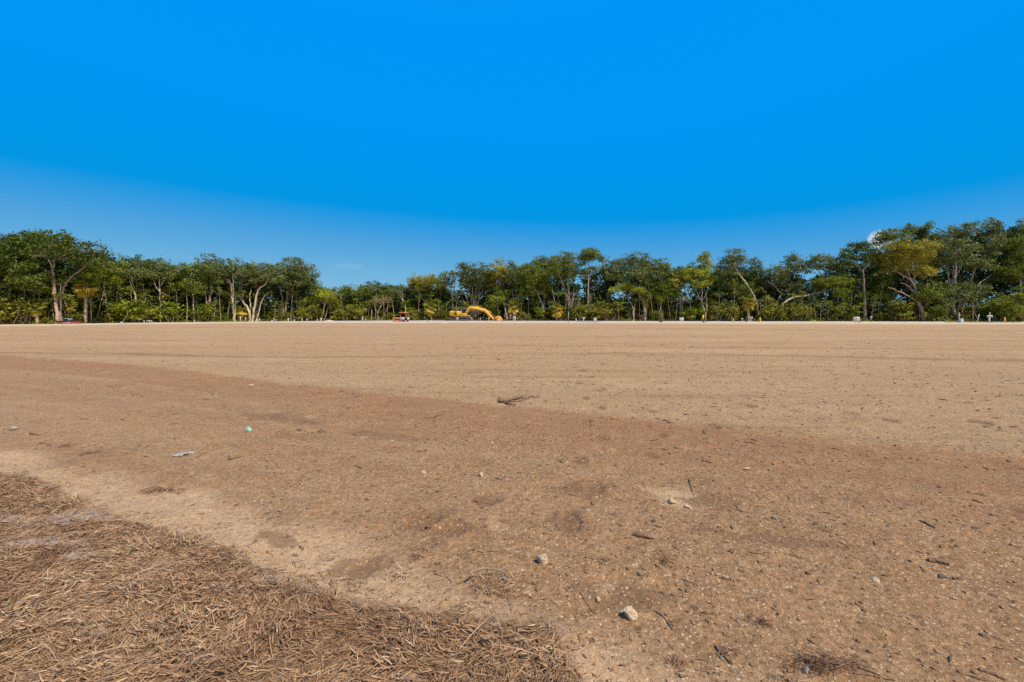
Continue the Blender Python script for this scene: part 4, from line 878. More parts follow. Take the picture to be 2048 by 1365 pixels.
    MB().tube([(a[1][0] + 0.18, 0, a[1][1] + 0.12), (a[2][0] + 0.05, 0, a[2][1])], 0.055, 8).build('piston_rod', M_STEEL, root)
    for x0, x1, za, zb in ((951, 962, 618.4, 621.6),):
        (a, b), (c_, d) = q([(x0, za), (x1, zb)]); mk = MB()
        for k in range(6):
            f0, f1 = k / 6, (k + 0.7) / 6; mk.add([(a + (c_ - a) * f, -0.366, (b + (d - b) * f) + h) for f in (f0, f1) for h in (-0.09, 0.09)], [(0, 2, 3, 1)])
        mk.build('lettering', M_PRINT, root)
excavator()

def sweeper():
    X, Y, z0 = on_ground(803, 645.2); s = Y / F
    root = empty('road_sweeper', (X, Y, z0), 'small ride-on road sweeper with orange canopy and white hood', 'road sweeper')
    q = lambda L: [((a - 803) * s, (645.8 - b) * s) for a, b in L]
    def bar(n, L, y0, y1, m, ch=0.03, par=None): return MB().prism(q(L), y0, y1, ch).build(n, m, par or root)
    bar('chassis', [(799, 643.4), (799, 640.6), (815.5, 640.6), (815.5, 643.4)], -0.5, 0.5, M_RED)
    bar('hood', [(800.8, 640.5), (801.2, 635.8), (810, 635.6), (810, 640.5)], -0.62, 0.62, M_WHT)
    bar('engine', [(810.2, 640.4), (810.2, 635.9), (815.5, 635.9), (815.5, 640.4)], -0.55, 0.55, M_BLK)
    bar('rear_cover', [(815.7, 640.8), (815.7, 635.6), (818, 636.2), (818, 640.6)], -0.6, 0.6, M_WHT)
    fr = bar('broom_frame', [(789, 638.4), (789, 636.0), (800.2, 636.2), (800.2, 638.2)], -0.8, 0.8, M_ORG)
    bar('frame_arm', [(787.6, 645.4), (788, 636.4), (789.2, 636.4), (789.2, 645.4)], -0.82, -0.7, M_ORG, 0.02, fr)
    bar('frame_arm', [(787.6, 645.4), (788, 636.4), (789.2, 636.4), (789.2, 645.4)], 0.7, 0.82, M_ORG, 0.02, fr)
    br = bar('broom_hood', [(789.3, 645.0), (790, 642.0), (800, 641.8), (800.5, 645.0)], -0.85, 0.85, M_ORG)
    MB().tube([((794 - 803) * s, -0.8, 0.22), ((794 - 803) * s, 0.8, 0.22)], 0.2, 14).build('broom', M_BLK, root)
    for xw, r in ((803.8, 2.6), (813.2, 2.6)):
        for y in (-0.62, 0.42):
            wl = MB().disc(((xw - 803) * s, r * s), r * s, y, y + 0.2, 18).build('wheel', M_BLK, root)
            MB().disc(((xw - 803) * s, r * s), r * s * 0.55, y - 0.012 if y < 0 else y + 0.1, y + 0.1 if y < 0 else y + 0.212, 14).build('rim', M_WHT, wl)
    cn = MB().prism(q([(800.5, 627.0), (800, 625.4), (803, 624.9), (815, 625.2), (815.6, 626.8)]), -0.7, 0.7, 0.03).build('canopy', M_ORG, root)
    for xp, zt in ((801.5, 626.6), (814.4, 626.6)):
        for y in (-0.58, 0.58):
            a = q([(xp + 0.6, 636), (xp, zt)]); MB().tube([(a[0][0], y, a[0][1]), (a[1][0], y, a[1][1])], 0.035, 6).build('canopy_post', M_ORG, root)
    st = MB().prism(q([(808, 635.5), (808.2, 633.6), (811.6, 633.6), (812, 630.2), (813, 630.2), (812.8, 635.5)]), -0.28, 0.28, 0.04).build('seat', M_RED, root)
    a = q([(804.4, 635.6), (805.8, 632)]); MB().tube([(a[0][0], 0, a[0][1]), (a[1][0], 0, a[1][1])], 0.03, 6).build('steering_column', M_BLK, root)
    th = np.linspace(0, 2 * math.pi, 15); MB().tube([(a[1][0] + 0.06 * math.cos(t), 0.17 * math.sin(t), a[1][1] + 0.08 * math.cos(t)) for t in th], 0.018, 5, cap=False).build('steering_wheel', M_BLK, root)
    for k in range(5): MB().box(-0.12 + k * 0.1, -0.05 + k * 0.1, -0.628, -0.6215, 0.62, 0.72).build('lettering', M_PRINT, root)
sweeper()

def red_trailer():
    X, Y, z0 = on_ground(138, 649.2); s = Y / F; root = empty('red_trailer', (X, Y, z0), 'low red flatbed trailer with grey louvred box on its deck', 'trailer')
    q = lambda L: [((a - 138) * s, (649.2 - b) * s) for a, b in L]
    MB().prism(q([(122.5, 647), (121, 643.2), (152.5, 643.2), (152.5, 647)]), -0.7, 0.7, 0.03).build('bed', M_RED, root)
    MB().prism(q([(121, 643.0), (121, 642.3), (153, 642.3), (153, 643.0)]), -0.75, 0.75, 0.01).build('deck', M_BLK, root)
    MB().box((134 - 138) * s, (150 - 138) * s, -0.712, -0.702, 0.23, 0.30).build('stripe', M_WHT, root)
    lb = MB().prism(q([(130.5, 642.2), (131.5, 637.2), (141.5, 637.2), (141.5, 642.2)]), -0.35, 0.35, 0.03).build('louvred_box', M_GRY, root)
    for k in range(4):
        z = (649.2 - 641.4 + k * 1.05) * s; MB().box((132 - 138) * s, (141 - 138) * s, -0.375, -0.352, z, z + 0.03).build('louvre', M_BLK, lb)
    for xw in (128, 147):
        for y in (-0.66, 0.5): MB().disc(((xw - 138) * s, 0.17), 0.17, y, y + 0.16, 14).build('wheel', M_BLK, root)
    a = q([(122, 646), (117.5, 646.5)]); MB().tube([(a[0][0], 0, a[0][1]), (a[1][0], 0, a[1][1])], 0.03, 6).build('drawbar', M_BLK, root)
red_trailer()
X, Y, z0 = on_ground(6, 652.3)
o = MB(); o.box(-0.5, 0.45, -0.15, 0.15, 0.0, 0.07, 0.012); o = o.build('board', M_RED, loc=(X, Y, z0 + 0.005)); tag(o, 'flat rust red board lying at the field edge under the dark oak', 'board')

# ------------------------------------------------------------------ signs, stakes and utility fittings on the road
def root_px(name, x, yb, label, cat, group=None):
    X, Y, z0 = on_ground(x, yb); z0 = max(z0, -DIP + 0.06) if Y > float(pad_edge(U(x))) + 2 else z0
    return empty(name, (X, Y, z0), label, cat, group), Y / F
def t_sign(x, yt, yb, wpx, label, marks=0, hb=2.6, post=1.6, oval=False):
    r, s = root_px('lot_sign', x, yb, label, 'sign', 'white T-shaped signs along the sand road'); H = (yb - yt) * s; w2 = wpx * s / 2; p = post * s / 2
    MB().box(-p, p, -p * .6, p * .6, -0.1, H - hb * s * 0.4).build('post', M_WHT, r)
    h0, h1 = H - hb * s, H; c = (h1 - h0) * (0.48 if oval else 0.12)
    b = MB().box(-w2, w2, -p * .6 - 0.035, -p * .6 - 0.004, h0, h1).build('board', M_WHT, r) if not oval else MB().prism([(-w2, (h0 + h1) / 2), (-w2 * .8, h0), (w2 * .8, h0), (w2, (h0 + h1) / 2), (w2 * .8, h1), (-w2 * .8, h1)], -p * .6 - 0.035, -p * .6 - 0.004).build('board', M_WHT, r)
    for k in range(marks):
        xx = -w2 * .66 + 1.32 * w2 * (k + 0.15) / marks; MB().box(xx, xx + 1.32 * w2 / marks * .55, -p * .6 - 0.042, -p * .6 - 0.037, h0 + .3 * (h1 - h0), h0 + .72 * (h1 - h0)).build('lettering', M_PRINT, b)
t_sign(725, 635, 645.4, 4.5, 'white T-shaped post with stub board beside two thin stakes left of the sweeper broom', hb=2.2)
t_sign(914.5, 636.4, 643.6, 5.5, 'white T-shaped sign standing in front of the excavator track', hb=2.4, post=1.8)
t_sign(960.5, 638, 643, 3.4, 'tiny white T-shaped sign under the excavator boom', hb=1.4, post=1.1)
t_sign(1167, 636, 646, 6.2, 'white T-shaped sign by the dark hose line next to the pale green pedestal', hb=2.4, post=1.8)
t_sign(1290.5, 637, 643.6, 3.6, 'tiny white sign at the foot of the pale forked oak', hb=1.6, post=0.9)
t_sign(1484, 637.4, 643.8, 4.4, 'small blank white T-shaped sign next to the lettered T-shaped sign', hb=1.7, post=1.0)
t_sign(1501.5, 635, 644, 8, 'white T-shaped sign with black lettering near the yellow hydrant', 4, hb=2.8, post=1.5)
t_sign(1742, 634.2, 643.8, 6.2, 'clean white T-shaped sign beside the straight grey oak trunk', hb=2.2, post=1.3)
t_sign(1978.5, 631.8, 646, 12.5, 'large white T-shaped sign with rounded ends and black lettering on thick post', 5, hb=4.2, post=2.6, oval=True)
t_sign(2025, 632.6, 644.2, 4.2, 'small grey-white sign on thin dark post beside the orange-brown post', hb=2.6, post=1.0)
def board_sign(x, yt, yb, wpx, hpx, label, lines):
    r, s = root_px('board_sign', x, yb, label, 'sign', 'board signs along the sand road'); H = (yb - yt) * s; w2 = wpx * s / 2; h = hpx * s
    b = MB().box(-w2, w2, -0.02, 0.02, H - h, H, 0.008).build('board', M_WHT, r)
    for xx in ((-w2 * .2, w2 * .55) if wpx > 8 else (0.0,)): MB().box(xx - 0.03, xx + 0.03, 0.023, 0.07, -0.1, H - 0.05).build('leg', M_WHT, r)
    for (x0, x1, z0, z1) in lines: MB().box(-w2 + 2 * w2 * x0, -w2 + 2 * w2 * x1, -0.0275, -0.0225, H - h + h * z0, H - h + h * z1).build('lettering', M_PRINT, b)
board_sign(1363, 636, 643.8, 8.6, 6.2, 'blank white board sign with single dark mark low before the dark oaks', [(.42, .62, .66, .86)])
board_sign(1028.5, 634, 645.6, 5.8, 5.6, 'small square white sign with black figure under the yellow green palm', [(.38, .62, .55, .82), (.30, .42, .2, .45), (.58, .7, .2, .45)])
board_sign(1713, 635, 647.6, 12.6, 7.6, 'wide white board sign with faded lines of print on two legs', [(.15, .32, .52, .62), (.36, .58, .52, .64), (.62, .84, .52, .62), (.2, .8, .28, .34)])
def stake(x, yt, yb, wpx, mat, label, lean=0.0, group='survey stakes along the sand road', name='survey_stake', cat='stake', top=None, dy=0):
    X, Y, z0 = on_ground(x, yb); s = Y / F; H = (yb - yt) * s; p = max(0.025, wpx * s / 2)
    mb = MB(); l = lean * s
    mb.add([(-p, -p * .5, -0.15), (p, -p * .5, -0.15), (p, p * .5, -0.15), (-p, p * .5, -0.15), (l - p, -p * .5, H - p), (l + p, -p * .5, H - p), (l + p, p * .5, H - p), (l - p, p * .5, H - p), (l - p * .3, 0, H), (l + p * .3, 0, H)],
           [(3, 2, 1, 0), (0, 1, 5, 4), (1, 2, 6, 5), (2, 3, 7, 6), (3, 0, 4, 7), (4, 5, 9, 8), (6, 7, 8, 9)])
    mb.f.append(np.array([[5, 6, 9], [7, 4, 8]])); mb.m.append(0); mb.v.append(np.zeros((0, 3))); mb.c.append(np.zeros((0, 4)))
    if top:
        r = empty(name, (X, Y, z0), label, cat, group); mb.build('shaft', mat, r)
        m, y0, y1 = top; MB().box(l - p * 1.25, l + p * 1.25, -p * .8, p * .8, (yb - y1) * s, (yb - y0) * s).build('marker_sleeve', m, r); return
    o = mb.build(name, mat, loc=(X, Y, z0)); tag(o, label, cat, group)
W_, P_, D_ = M_WOOD, M_WOODP, M_WOODD
for a in [(481, 633, 645.6, 1.9, P_, 'tall pale wooden stake beside the candelabra oak'), (491, 634.5, 645.6, 2.6, W_, 'thick pale wooden post at the base of the candelabra oak'), (469.3, 639, 645.6, 2.0, P_, 'short pale post in front of the twin-stemmed pale oak'),
          (519, 637, 645.6, 1.5, P_, 'thin pale stake next to the white capped pipe'), (548, 635.5, 645, 1.3, P_, 'tall thin pale stake of the pair right by the stubby white cap'), (551.5, 639, 645, 1.3, P_, 'short thin pale stake of the pair right by the stubby white cap'),
          (604, 637, 644.6, 1.6, P_, 'pale stake below the sparse end of the broad grey oak'), (613.5, 637.5, 644.4, 1.4, P_, 'pale stake under the arching olive brush'), (635, 638, 644, 1.2, P_, 'pale stake beside the small yellow green tree'),
          (731.5, 637, 645.4, 1.2, P_, 'thin stake just right of the stub-board T post'), (743.5, 620, 646, 0.9, P_, 'tall thin pole in front of the low mid green oak'), (923, 637, 643.6, 1.1, D_, 'dark thin stake in front of the excavator track'),
          (1005.5, 638.6, 645.4, 1.0, D_, 'dark thin stake at the excavator bucket teeth'), (1045, 640, 645, 1.0, P_, 'short pale stake right of the small square sign'), (1136.8, 624, 647, 1.4, W_, 'tall wooden stake before the sheaf-stemmed oak'),
          (1152, 637, 644.4, 2.0, P_, 'short stout pale post left of the T sign by the hose line'), (1192.8, 636, 645, 1.0, P_, 'thin pale stake right behind the green pedestal'), (1411.5, 625, 646.8, 1.8, W_, 'tall brown stake beside the yellow-tipped post'),
          (1466.5, 638, 647, 1.5, P_, 'low pale stake left of the blank small T sign'), (1493, 634, 646.8, 1.4, D_, 'dark thin stake left of the lettered T sign'), (1509, 636, 645.6, 1.2, D_, 'dark thin stake right of the lettered T sign'),
          (1719.5, 637, 647.6, 1.5, W_, 'brown stake against the wide white board sign'), (1979.5, 625, 645, 1.4, P_, 'thin grey stake standing behind the large rounded white sign'), (2009.5, 634.5, 645, 3.0, M_RUSTY, 'stout orange-brown post beside the small grey-white sign'), (1808.5, 641.5, 646.4, 1.2, D_, 'stubby dark stake near the golden oak trunk')]:
    stake(*a)
stake(976, 634, 643.8, 1.6, P_, 'pale leaning pole under the excavator stick', lean=2.5)
stake(1014.5, 616, 645, 1.0, P_, 'long white pole leaning by the bright green young oak', lean=-4)
stake(857.6, 638, 646.2, 1.1, W_, 'thin stick leaning beside the bushy palm', lean=-4)
stake(1954, 629, 645.6, 1.4, P_, 'leaning white pole left of the large rounded white sign', lean=4)
stake(1904, 638, 645.6, 1.2, P_, 'long bare pole slanting low behind the green meter box', lean=22)
stake(1319.6, 618, 646.6, 2.2, D_, 'tall dark weathered post of a pair on the sand road', name='timber_post', cat='post', group='dark timber posts')
stake(1323.2, 627, 646.6, 2.8, D_, 'shorter thick dark weathered post of a pair on the sand road', name='timber_post', cat='post', group='dark timber posts')
stake(1407, 630.6, 646.8, 2.4, D_, 'dark post with yellow sleeve on its upper half', name='marker_post', cat='post', top=(M_HYD, 631, 638.5), lean=-1.0)
def pipe(x, yt, yb, wpx, label, cap=True, mat=None, name='capped_pipe', cat='pipe'):
    r, s = root_px(name, x, yb, label, cat, 'white pipe ends along the forest edge'); H = (yb - yt) * s; p = wpx * s / 2
    MB().tube([(0, 0, -0.1), (0, 0, H * .75)], p * .62, 10).build('pipe', mat or M_WHT, r, smooth=False)
    MB().tube([(0, 0, H * .62), (0, 0, H * .92), (0, 0, H)], [p, p, p * .7], 10).build('cap', mat or M_WHT, r)
pipe(514.3, 639.2, 645.8, 3.2, 'white capped pipe in front of the candelabra oak'); pipe(544, 641.8, 645.8, 3.2, 'stubby white cap low on the ground beside two thin stakes')
pipe(576.5, 637.8, 645, 3.0, 'white capped pipe beside the trunks of the broad grey oak'); pipe(588.5, 640.5, 645, 2.6, 'short white capped pipe right of the broad grey oak trunks')
pipe(642.3, 637.2, 644, 3.4, 'white capped pipe at the foot of the small yellow green tree'); pipe(243, 644.8, 649, 4.0, 'short white pipe end on the ground near the slender crooked tree')
pipe(288.2, 642.4, 648, 1.8, 'thin white pipe beside the white tangle of fittings'); pipe(996.5, 639.5, 645.4, 4.4, 'pale green capped pipe before the excavator bucket', mat=M_PGRN)
r, s = root_px('pipe_rack', 298, 647.6, 'white tangle of bent pipe fittings on the ground', 'pipe fittings')
for k, L in enumerate([[(-.32, 0, 0), (-.3, 0, .34), (-.1, 0, .42), (.2, 0, .42), (.42, 0, .3), (.55, 0, 0)], [(-.1, .15, 0), (-.05, .1, .3), (.05, 0, .44)], [(-.25, -.1, .36), (.1, -.15, .36), (.3, -.1, .1)]]):
    MB().tube(spline(L, 3), 0.045, 6).build('pipe', M_WHT, r)
def pedestal(x, yt, yb, wpx, label):
    r, s = root_px('utility_pedestal', x, yb, label, 'utility box', 'pale green utility boxes'); H = (yb - yt) * s; w2 = wpx * s / 2
    MB().box(-w2, w2, -w2 * .8, w2 * .8, -0.05, H * .84, 0.02).build('housing', M_PGRN, r)
    MB().prism([(-w2 * 1.08, H * .845), (w2 * 1.08, H * .845), (w2 * .9, H), (-w2 * .9, H)], -w2 * .9, w2 * .9, 0.015).build('lid', M_PGRN, r)
    MB().box(-w2 * .5, w2 * .5, -w2 * .8 - 0.008, -w2 * .8 - 0.002, H * .3, H * .62).build('name_plate', M_WHT, r)
pedestal(1189.5, 636.8, 645.6, 4.0, 'slim pale green utility pedestal beside the T sign and hose line'); pedestal(1922, 638.4, 647, 6.0, 'square pale green meter box with white marker standing on its far side')
r, s = root_px('marker_post', 1922, 645.4, 'white fluted marker post behind the green meter box', 'marker')
MB().tube(spline([(0, 0.35, -.05), (0, 0.35, .9), (.02, 0.35, 1.3), (0, .35, 1.75)], 3), [.06, .06, .06, .07, .09, .11, .11, .09, .07, .04], 8).build('shaft', M_WHT, r); MB().box(-.09, .22, .28, .31, 1.2, 1.32).build('flag', M_ORIB, r)
X, Y, z0 = on_ground(1178, 646.2)
o = MB().tube(spline([(-2.2, 0, .03), (-1, .15, .04), (0, -.1, .04), (1.1, .1, .04), (1.8, .0, .03)], 5), .035, 6).build('hose', M_BLK, loc=(X, Y, max(z0, -.08) + .03), smooth=True); tag(o, 'dark hose lying across the sand road between T sign and pedestal', 'hose')
X, Y, z0 = on_ground(1940, 646.0)
o = MB().tube([(-2.0, 0, .05), (0, .1, .06), (2.2, 0, .05)], .05, 8).build('water_pipe', M_WHT, loc=(X, Y, max(z0, -.08) + .03)); tag(o, 'long white pipe lying on the ground right of the green meter box', 'pipe')
X, Y, z0 = on_ground(1720.8, 643); r = tag(MB().add([(0, 0, .0), (.16, .01, -.05), (.20, .0, -.16), (.05, 0, -.1), (0, .012, .0), (.16, .022, -.05), (.20, .012, -.16), (.05, .012, -.1)], [(0, 3, 2, 1), (4, 5, 6, 7), (0, 1, 5, 4), (1, 2, 6, 5), (2, 3, 7, 6), (3, 0, 4, 7)]).build('ribbon', M_ORIB, loc=(float(U(1720.6)) * 64.6, 64.6, 0.66)), 'orange ribbon tied to the brown stake by the wide board sign', 'ribbon')
def hydrant():
    r, s = root_px('fire_hydrant', 1520, 646.2, 'yellow fire hydrant beside the sand road', 'hydrant'); k = 10.4 * s / 0.85
    z = np.array([-.05, .04, .04, .08, .08, .5, .5, .56, .62, .70, .76, .78, .84, .85]) * k; rd = np.array([.17, .17, .12, .12, .11, .11, .16, .16, .14, .12, .07, .035, .035, .01]) * k
    MB().tube([(0, 0, a) for a in z], rd, 14).build('barrel', M_HYD, r, smooth=False)
    for sx in (-1, 1): MB().tube([(sx * .08 * k, 0, .42 * k), (sx * .2 * k, 0, .42 * k), (sx * .23 * k, 0, .42 * k)], [.06 * k, .06 * k, .035 * k], 10).build('side_nozzle', M_HYD, r)
    MB().tube([(0, -.08 * k, .38 * k), (0, -.2 * k, .38 * k)], .08 * k, 12).build('front_nozzle', M_HYD, r)
hydrant()

# ------------------------------------------------------------------ dead grass mat
def blades(mb, P, ang, L, wd, el, curl, roll, col):
    n = len(P); k = 4; pos = P.copy(); a = ang.copy(); e = el.copy(); rows = []
    for i in range(k):
        d = np.stack([np.cos(a) * np.cos(e), np.sin(a) * np.cos(e), np.sin(e)], -1)
        sd_ = np.stack([-np.sin(a) * np.cos(roll), np.cos(a) * np.cos(roll), np.sin(roll)], -1)
        wk = (wd * [0.75, 1.0, 0.8, 0.12][i])[:, None] * 0.5
        rows.append((pos - sd_ * wk, pos + sd_ * wk))
        pos = pos + d * (L / (k - 1))[:, None]; e = e - curl; a = a + (roll * 0.25); 
        pos[:, 2] = np.maximum(pos[:, 2], P[:, 2] * 0 + FLOOR(pos) + 0.002)
    v = np.stack([x for r_ in rows for x in r_], 1).reshape(-1, 3)
    b = (np.arange(n) * 2 * k)[:, None]
    f = np.concatenate([b + np.array([[2 * i, 2 * i + 1, 2 * i + 3, 2 * i + 2]]) for i in range(k - 1)])
    mb.add(v, f, np.repeat(col, 2 * k, 0))
def FLOOR(p): return ground_fields(p[:, 0], p[:, 1])[0]
mgs, t, p = new_mat('dead_grass')
a_ = N(t, 'ShaderNodeAttribute', attribute_name='tint'); sp = N(t, 'ShaderNodeSeparateColor'); t.links.new(a_.outputs['Color'], sp.inputs[0])
c = ramp(t, sp.outputs[0], [(0.0, (0.17, 0.080, 0.034)), (0.4, (0.335, 0.185, 0.088)), (0.75, (0.48, 0.295, 0.155)), (1.0, (0.64, 0.46, 0.27))])
c = mixc(t, sp.outputs[1], c, (0.33, 0.36, 0.12))
t.links.new(c, p.inputs['Base Color']); p.inputs['Roughness'].default_value = 0.6; p.inputs['Specular IOR Level'].default_value = 0.3
g = np.random.default_rng(77)
nb = 400000
rr_g = np.sqrt(g.random(nb)) ; X = -7.0 + 7.8 * g.random(nb); Y = 0.75 + 4.6 * g.random(nb) ** 1.35
u = X / Y; t3 = Y - grass_edge(u) + (fbm(X * 3.1, Y * 3.1, 51, 4) - 0.5) * 0.30
bare = bare_mask(X, Y); dens = sstep(0.05, -0.18, t3) * (1 - 0.72 * bare) * np.where(np.abs(u) < 1.45, 1, 0.12)
dens = np.maximum(dens, 0.22 * sstep(0.30, -0.02, t3) * sstep(0.35, 0.65, fbm(X * 5, Y * 5, 86, 2)))
kp = g.random(nb) < dens * np.clip(1.25 - 0.10 * Y, 0.6, 1); X, Y = X[kp], Y[kp]; n = len(X)
tuft = fbm(X * 6.5, Y * 6.5, 82, 2)
h = ground_fields(X, Y)[0] + g.random(n) ** 1.4 * (0.006 + 0.035 * sstep(0.35, 0.7, tuft))
flow = fbm(X * 1.5, Y * 1.5, 83, 2) * 9.0
ang = flow + g.normal(size=n) * 0.75 + np.where(g.random(n) < .3, g.uniform(0, 6.28, n), 0)
val = np.clip(0.42 + 0.5 * (fbm(X * 3.3, Y * 3.3, 84, 3) - .5) + g.normal(size=n) * 0.2, 0, 1); col = np.ones((n, 4)); col[:, 0] = val; col[:, 1] = np.where(g.random(n) < 0.004, 0.8, 0)
mb = MB(); blades(mb, np.stack([X, Y, h], -1), ang, g.uniform(0.02, 0.065, n), g.uniform(0.0024, 0.0055, n), g.uniform(-0.05, 0.55, n) * (0.5 + tuft), g.uniform(-0.1, 0.5, n), g.normal(size=n) * 0.7, col)
# long dry runners lying over the mat
n2 = 160; k2 = g.integers(0, n, n2); P = np.stack([X[k2], Y[k2], h[k2] + 0.012], -1); col = np.ones((n2, 4)); col[:, 0] = g.uniform(.6, 1, n2); col[:, 1] = 0
blades(mb, P, g.uniform(0, 6.28, n2), g.uniform(0.12, 0.26, n2), g.uniform(0.002, 0.0035, n2), g.uniform(0, .35, n2), g.uniform(0.05, .25, n2), g.normal(size=n2) * .3, col)
o = mb.build('dead_grass', mgs, attr='tint'); tag(o, 'mat of dead brown grass beside the bare sand', 'grass', kind='stuff')

# ------------------------------------------------------------------ stones, sticks, tufts lying on the field
import bmesh
def stone_mesh(seed, sx, sy, sz, cuts=16, mat=None, rough=0.16):
    g = np.random.default_rng(seed); bm = bmesh.new(); bmesh.ops.create_icosphere(bm, subdivisions=3, radius=1.0)
    V = np.array([v.co[:] for v in bm.verts])
    for k in range(cuts):
        d = g.normal(size=3); d /= np.linalg.norm(d); o_ = g.uniform(.5, .85); h = V @ d - o_; V = V - np.where(h > 0, h, 0)[:, None] * d * 0.92
    V *= 1 + rough * (fbm(V[:, 0] * 2.6 + seed, V[:, 1] * 2.6 + V[:, 2] * 2.1, seed, 4) - .5)[:, None] * 2
    V *= np.array([sx, sy, sz])
    for v, c in zip(bm.verts, V): v.co = c
    me = bpy.data.meshes.new('stone'); bm.to_mesh(me); bm.free(); me.materials.append(mat)
    return me
M_LIME = simple('limestone', (0.56, 0.41, 0.26), 0.95, 0.3, 22, 1.0, 45, dirt=(0.30, 0.19, 0.10))
M_BSTONE = simple('brown_stone', (0.20, 0.115, 0.058), 0.95, 0.3, 25, 0.8, 70)
M_DSTONE = simple('dark_stone', (0.125, 0.098, 0.075), 0.8, 0.3, 25, 0.7, 70)
M_GSTONE = simple('grey_stone', (0.33, 0.27, 0.20), 0.9, 0.25, 25, 0.8, 70)
M_OCHRE = simple('ochre_stone', (0.58, 0.37, 0.19), 0.95, 0.2, 18, 0.8, 60)
def stone(x, y, wpx, hpx, mat, label, bury=0.35, seed=None, name='stone'):
    X, Y, z0 = on_ground(x, y + hpx * 0.25); s = Y / F; sx = wpx * s / 2; sz = max(0.4 * sx, min(1.1 * sx, hpx * s / 2 * 1.05))
    me = stone_mesh(seed or int(x * 7 + y), sx, sx * random.uniform(.8, 1.1), sz, mat=mat)
    o = bpy.data.objects.new(name, me); COL.objects.link(o); o.location = (X, Y, z0 + sz * (0.8 - bury * 1.4)); o.rotation_euler = (random.uniform(-.2, .2), random.uniform(-.25, .25), random.uniform(0, 6))
    tag(o, label, 'stone', 'stones lying on the field')
for a in [(1085, 1120, 27, 28, M_LIME, 'largest pale ridged stone lying clear on smooth brown sand', .2), (1259, 1229, 31, 26, M_LIME, 'jagged cream stone with twig stretching out beside it', .2), (1262, 1214, 9, 8, M_LIME, 'small pale chip touching the jagged cream stone'),
          (1197, 1201, 13, 12, M_OCHRE, 'small ochre stone between the ridged and jagged stones'), (962, 949, 14, 13, M_LIME, 'round cream stone alone on the brown band'), (847, 945, 11, 8, M_OCHRE, 'small tan stone a stride from the round cream stone'),
          (1492, 936, 22, 12, M_OCHRE, 'flat ochre stone half sunk in the brown band', .6), (1345, 1000, 20, 14, M_OCHRE, 'cream slab corner half buried in broken crust', .6), (1378, 1012, 18, 10, M_OCHRE, 'ochre slab edge beside the half buried cream corner', .7),
          (27, 857, 16, 11, M_GSTONE, 'grey brown stone near the wrapped clump of roots'), (95, 721, 11, 5, M_GSTONE, 'grey stone on the dark edge of the brown band'), (503, 772, 16, 7, M_LIME, 'pale stone on the seam between pale and brown soil'),
          (784, 882, 8, 6, M_LIME, 'pale pebble right of the green crumpled wrapper'), (1750, 1159, 22, 9, M_LIME, 'thin white flake of stone near the dark grey stone', .5), (1462, 1102, 15, 10, M_BSTONE, 'brown lump between two thin twigs'),
          (1882, 1152, 15, 10, M_DSTONE, 'dark grey stone next to the short brown log'), (1613, 1338, 18, 19, M_GSTONE, 'grey pebble among dry grass and roots'), (1307, 1042, 12, 7, M_DSTONE, 'dark flat chip above the wooden chunk'),
          (1323, 1032, 8, 6, M_BSTONE, 'reddish brown pebble above the wooden chunk'), (1404, 1048, 9, 5, M_BSTONE, 'reddish flat pebble right of the wooden chunk'), (1549, 1036, 13, 9, M_GSTONE, 'light grey crumbly stone on the brown band'),
          (1631, 1048, 11, 6, M_DSTONE, 'dark flat stone beyond the light crumbly stone'), (1617, 1146, 13, 9, M_BSTONE, 'brown knobby lump on open sand'), (1647, 1310, 15, 8, M_DSTONE, 'black lump beside the dry root tangle'),
          (1950, 1056, 13, 6, M_DSTONE, 'black sliver of stone out past the dark twig'), (1176, 1021, 9, 5, M_LIME, 'bright white shell piece beside a footprint'), (1964, 1269, 12, 8, M_DSTONE, 'dark clod alone in the coarse soil'), (841, 1016, 10, 6, M_BSTONE, 'brown pebble above the wedge-shaped scuff'), (984, 885, 6, 5, M_LIME, 'tiny cream pebble beyond the round cream stone')]:
    stone(*a)

M_STICK = simple('stick_bark', (0.25, 0.145, 0.08), 0.9, 0.35, 30, 0.8, 60, dirt=(0.12, 0.07, 0.04))
M_STRAW = simple('stick_pale', (0.36, 0.25, 0.15), 0.9, 0.3, 30, 0.6, 60)
def stick(pts, wpx, label, mat=M_STICK, name='stick', taper=0.5, branches=(), cat='stick', lift=0.12, group='sticks lying on the field'):
    cx, cy = np.mean([a for a, _ in pts]), np.mean([b for _, b in pts]); X0, Y0, z0 = on_ground(cx, cy); s = Y0 / F
    def path(L, w):
        q = []
        for a, b in L:
            X, Y, z = on_ground(a, b); q.append((X - X0, Y - Y0, z - z0 + w * s * lift))
        q = spline(q, 4); q[:, 2] += np.abs(rng.normal(size=len(q))) * w * s * 0.15; return q
    P = path(pts, wpx)
    if not branches:
        o = MB().tube(P, np.linspace(1, taper, len(P)) * wpx * s / 2, 7, jit=0.5).build(name, mat, loc=(X0, Y0, z0), smooth=False); tag(o, label, cat, group); return o
    r = empty(name, (X0, Y0, z0), label, cat, group)
    MB().tube(P, np.linspace(1, taper, len(P)) * wpx * s / 2, 7, jit=0.5).build('stem', mat, r)
    for L, w in branches:
        Q = path(L, w); MB().tube(Q, np.linspace(1, .35, len(Q)) * w * s / 2, 6, jit=0.4).build('twig', mat, r)
stick([(997, 806), (1010, 806), (1022, 804), (1034, 800), (1046, 797)], 8, 'forked driftwood branch with long twigs on the band edge', name='fallen_branch', cat='branch', taper=.6, lift=0.5,
      branches=[([(1024, 803), (1034, 797), (1040, 793), (1050, 792.5), (1060, 791)], 2.4), ([(1044, 798), (1056, 797), (1062, 794), (1072, 797), (1081, 794.5)], 3.2), ([(1022, 806), (1034, 805), (1046, 802), (1056, 798)], 3.6), ([(1010, 808), (1020, 811), (1032, 812.5)], 5), ([(996, 800.5), (1004, 801), (1012, 803)], 6)])
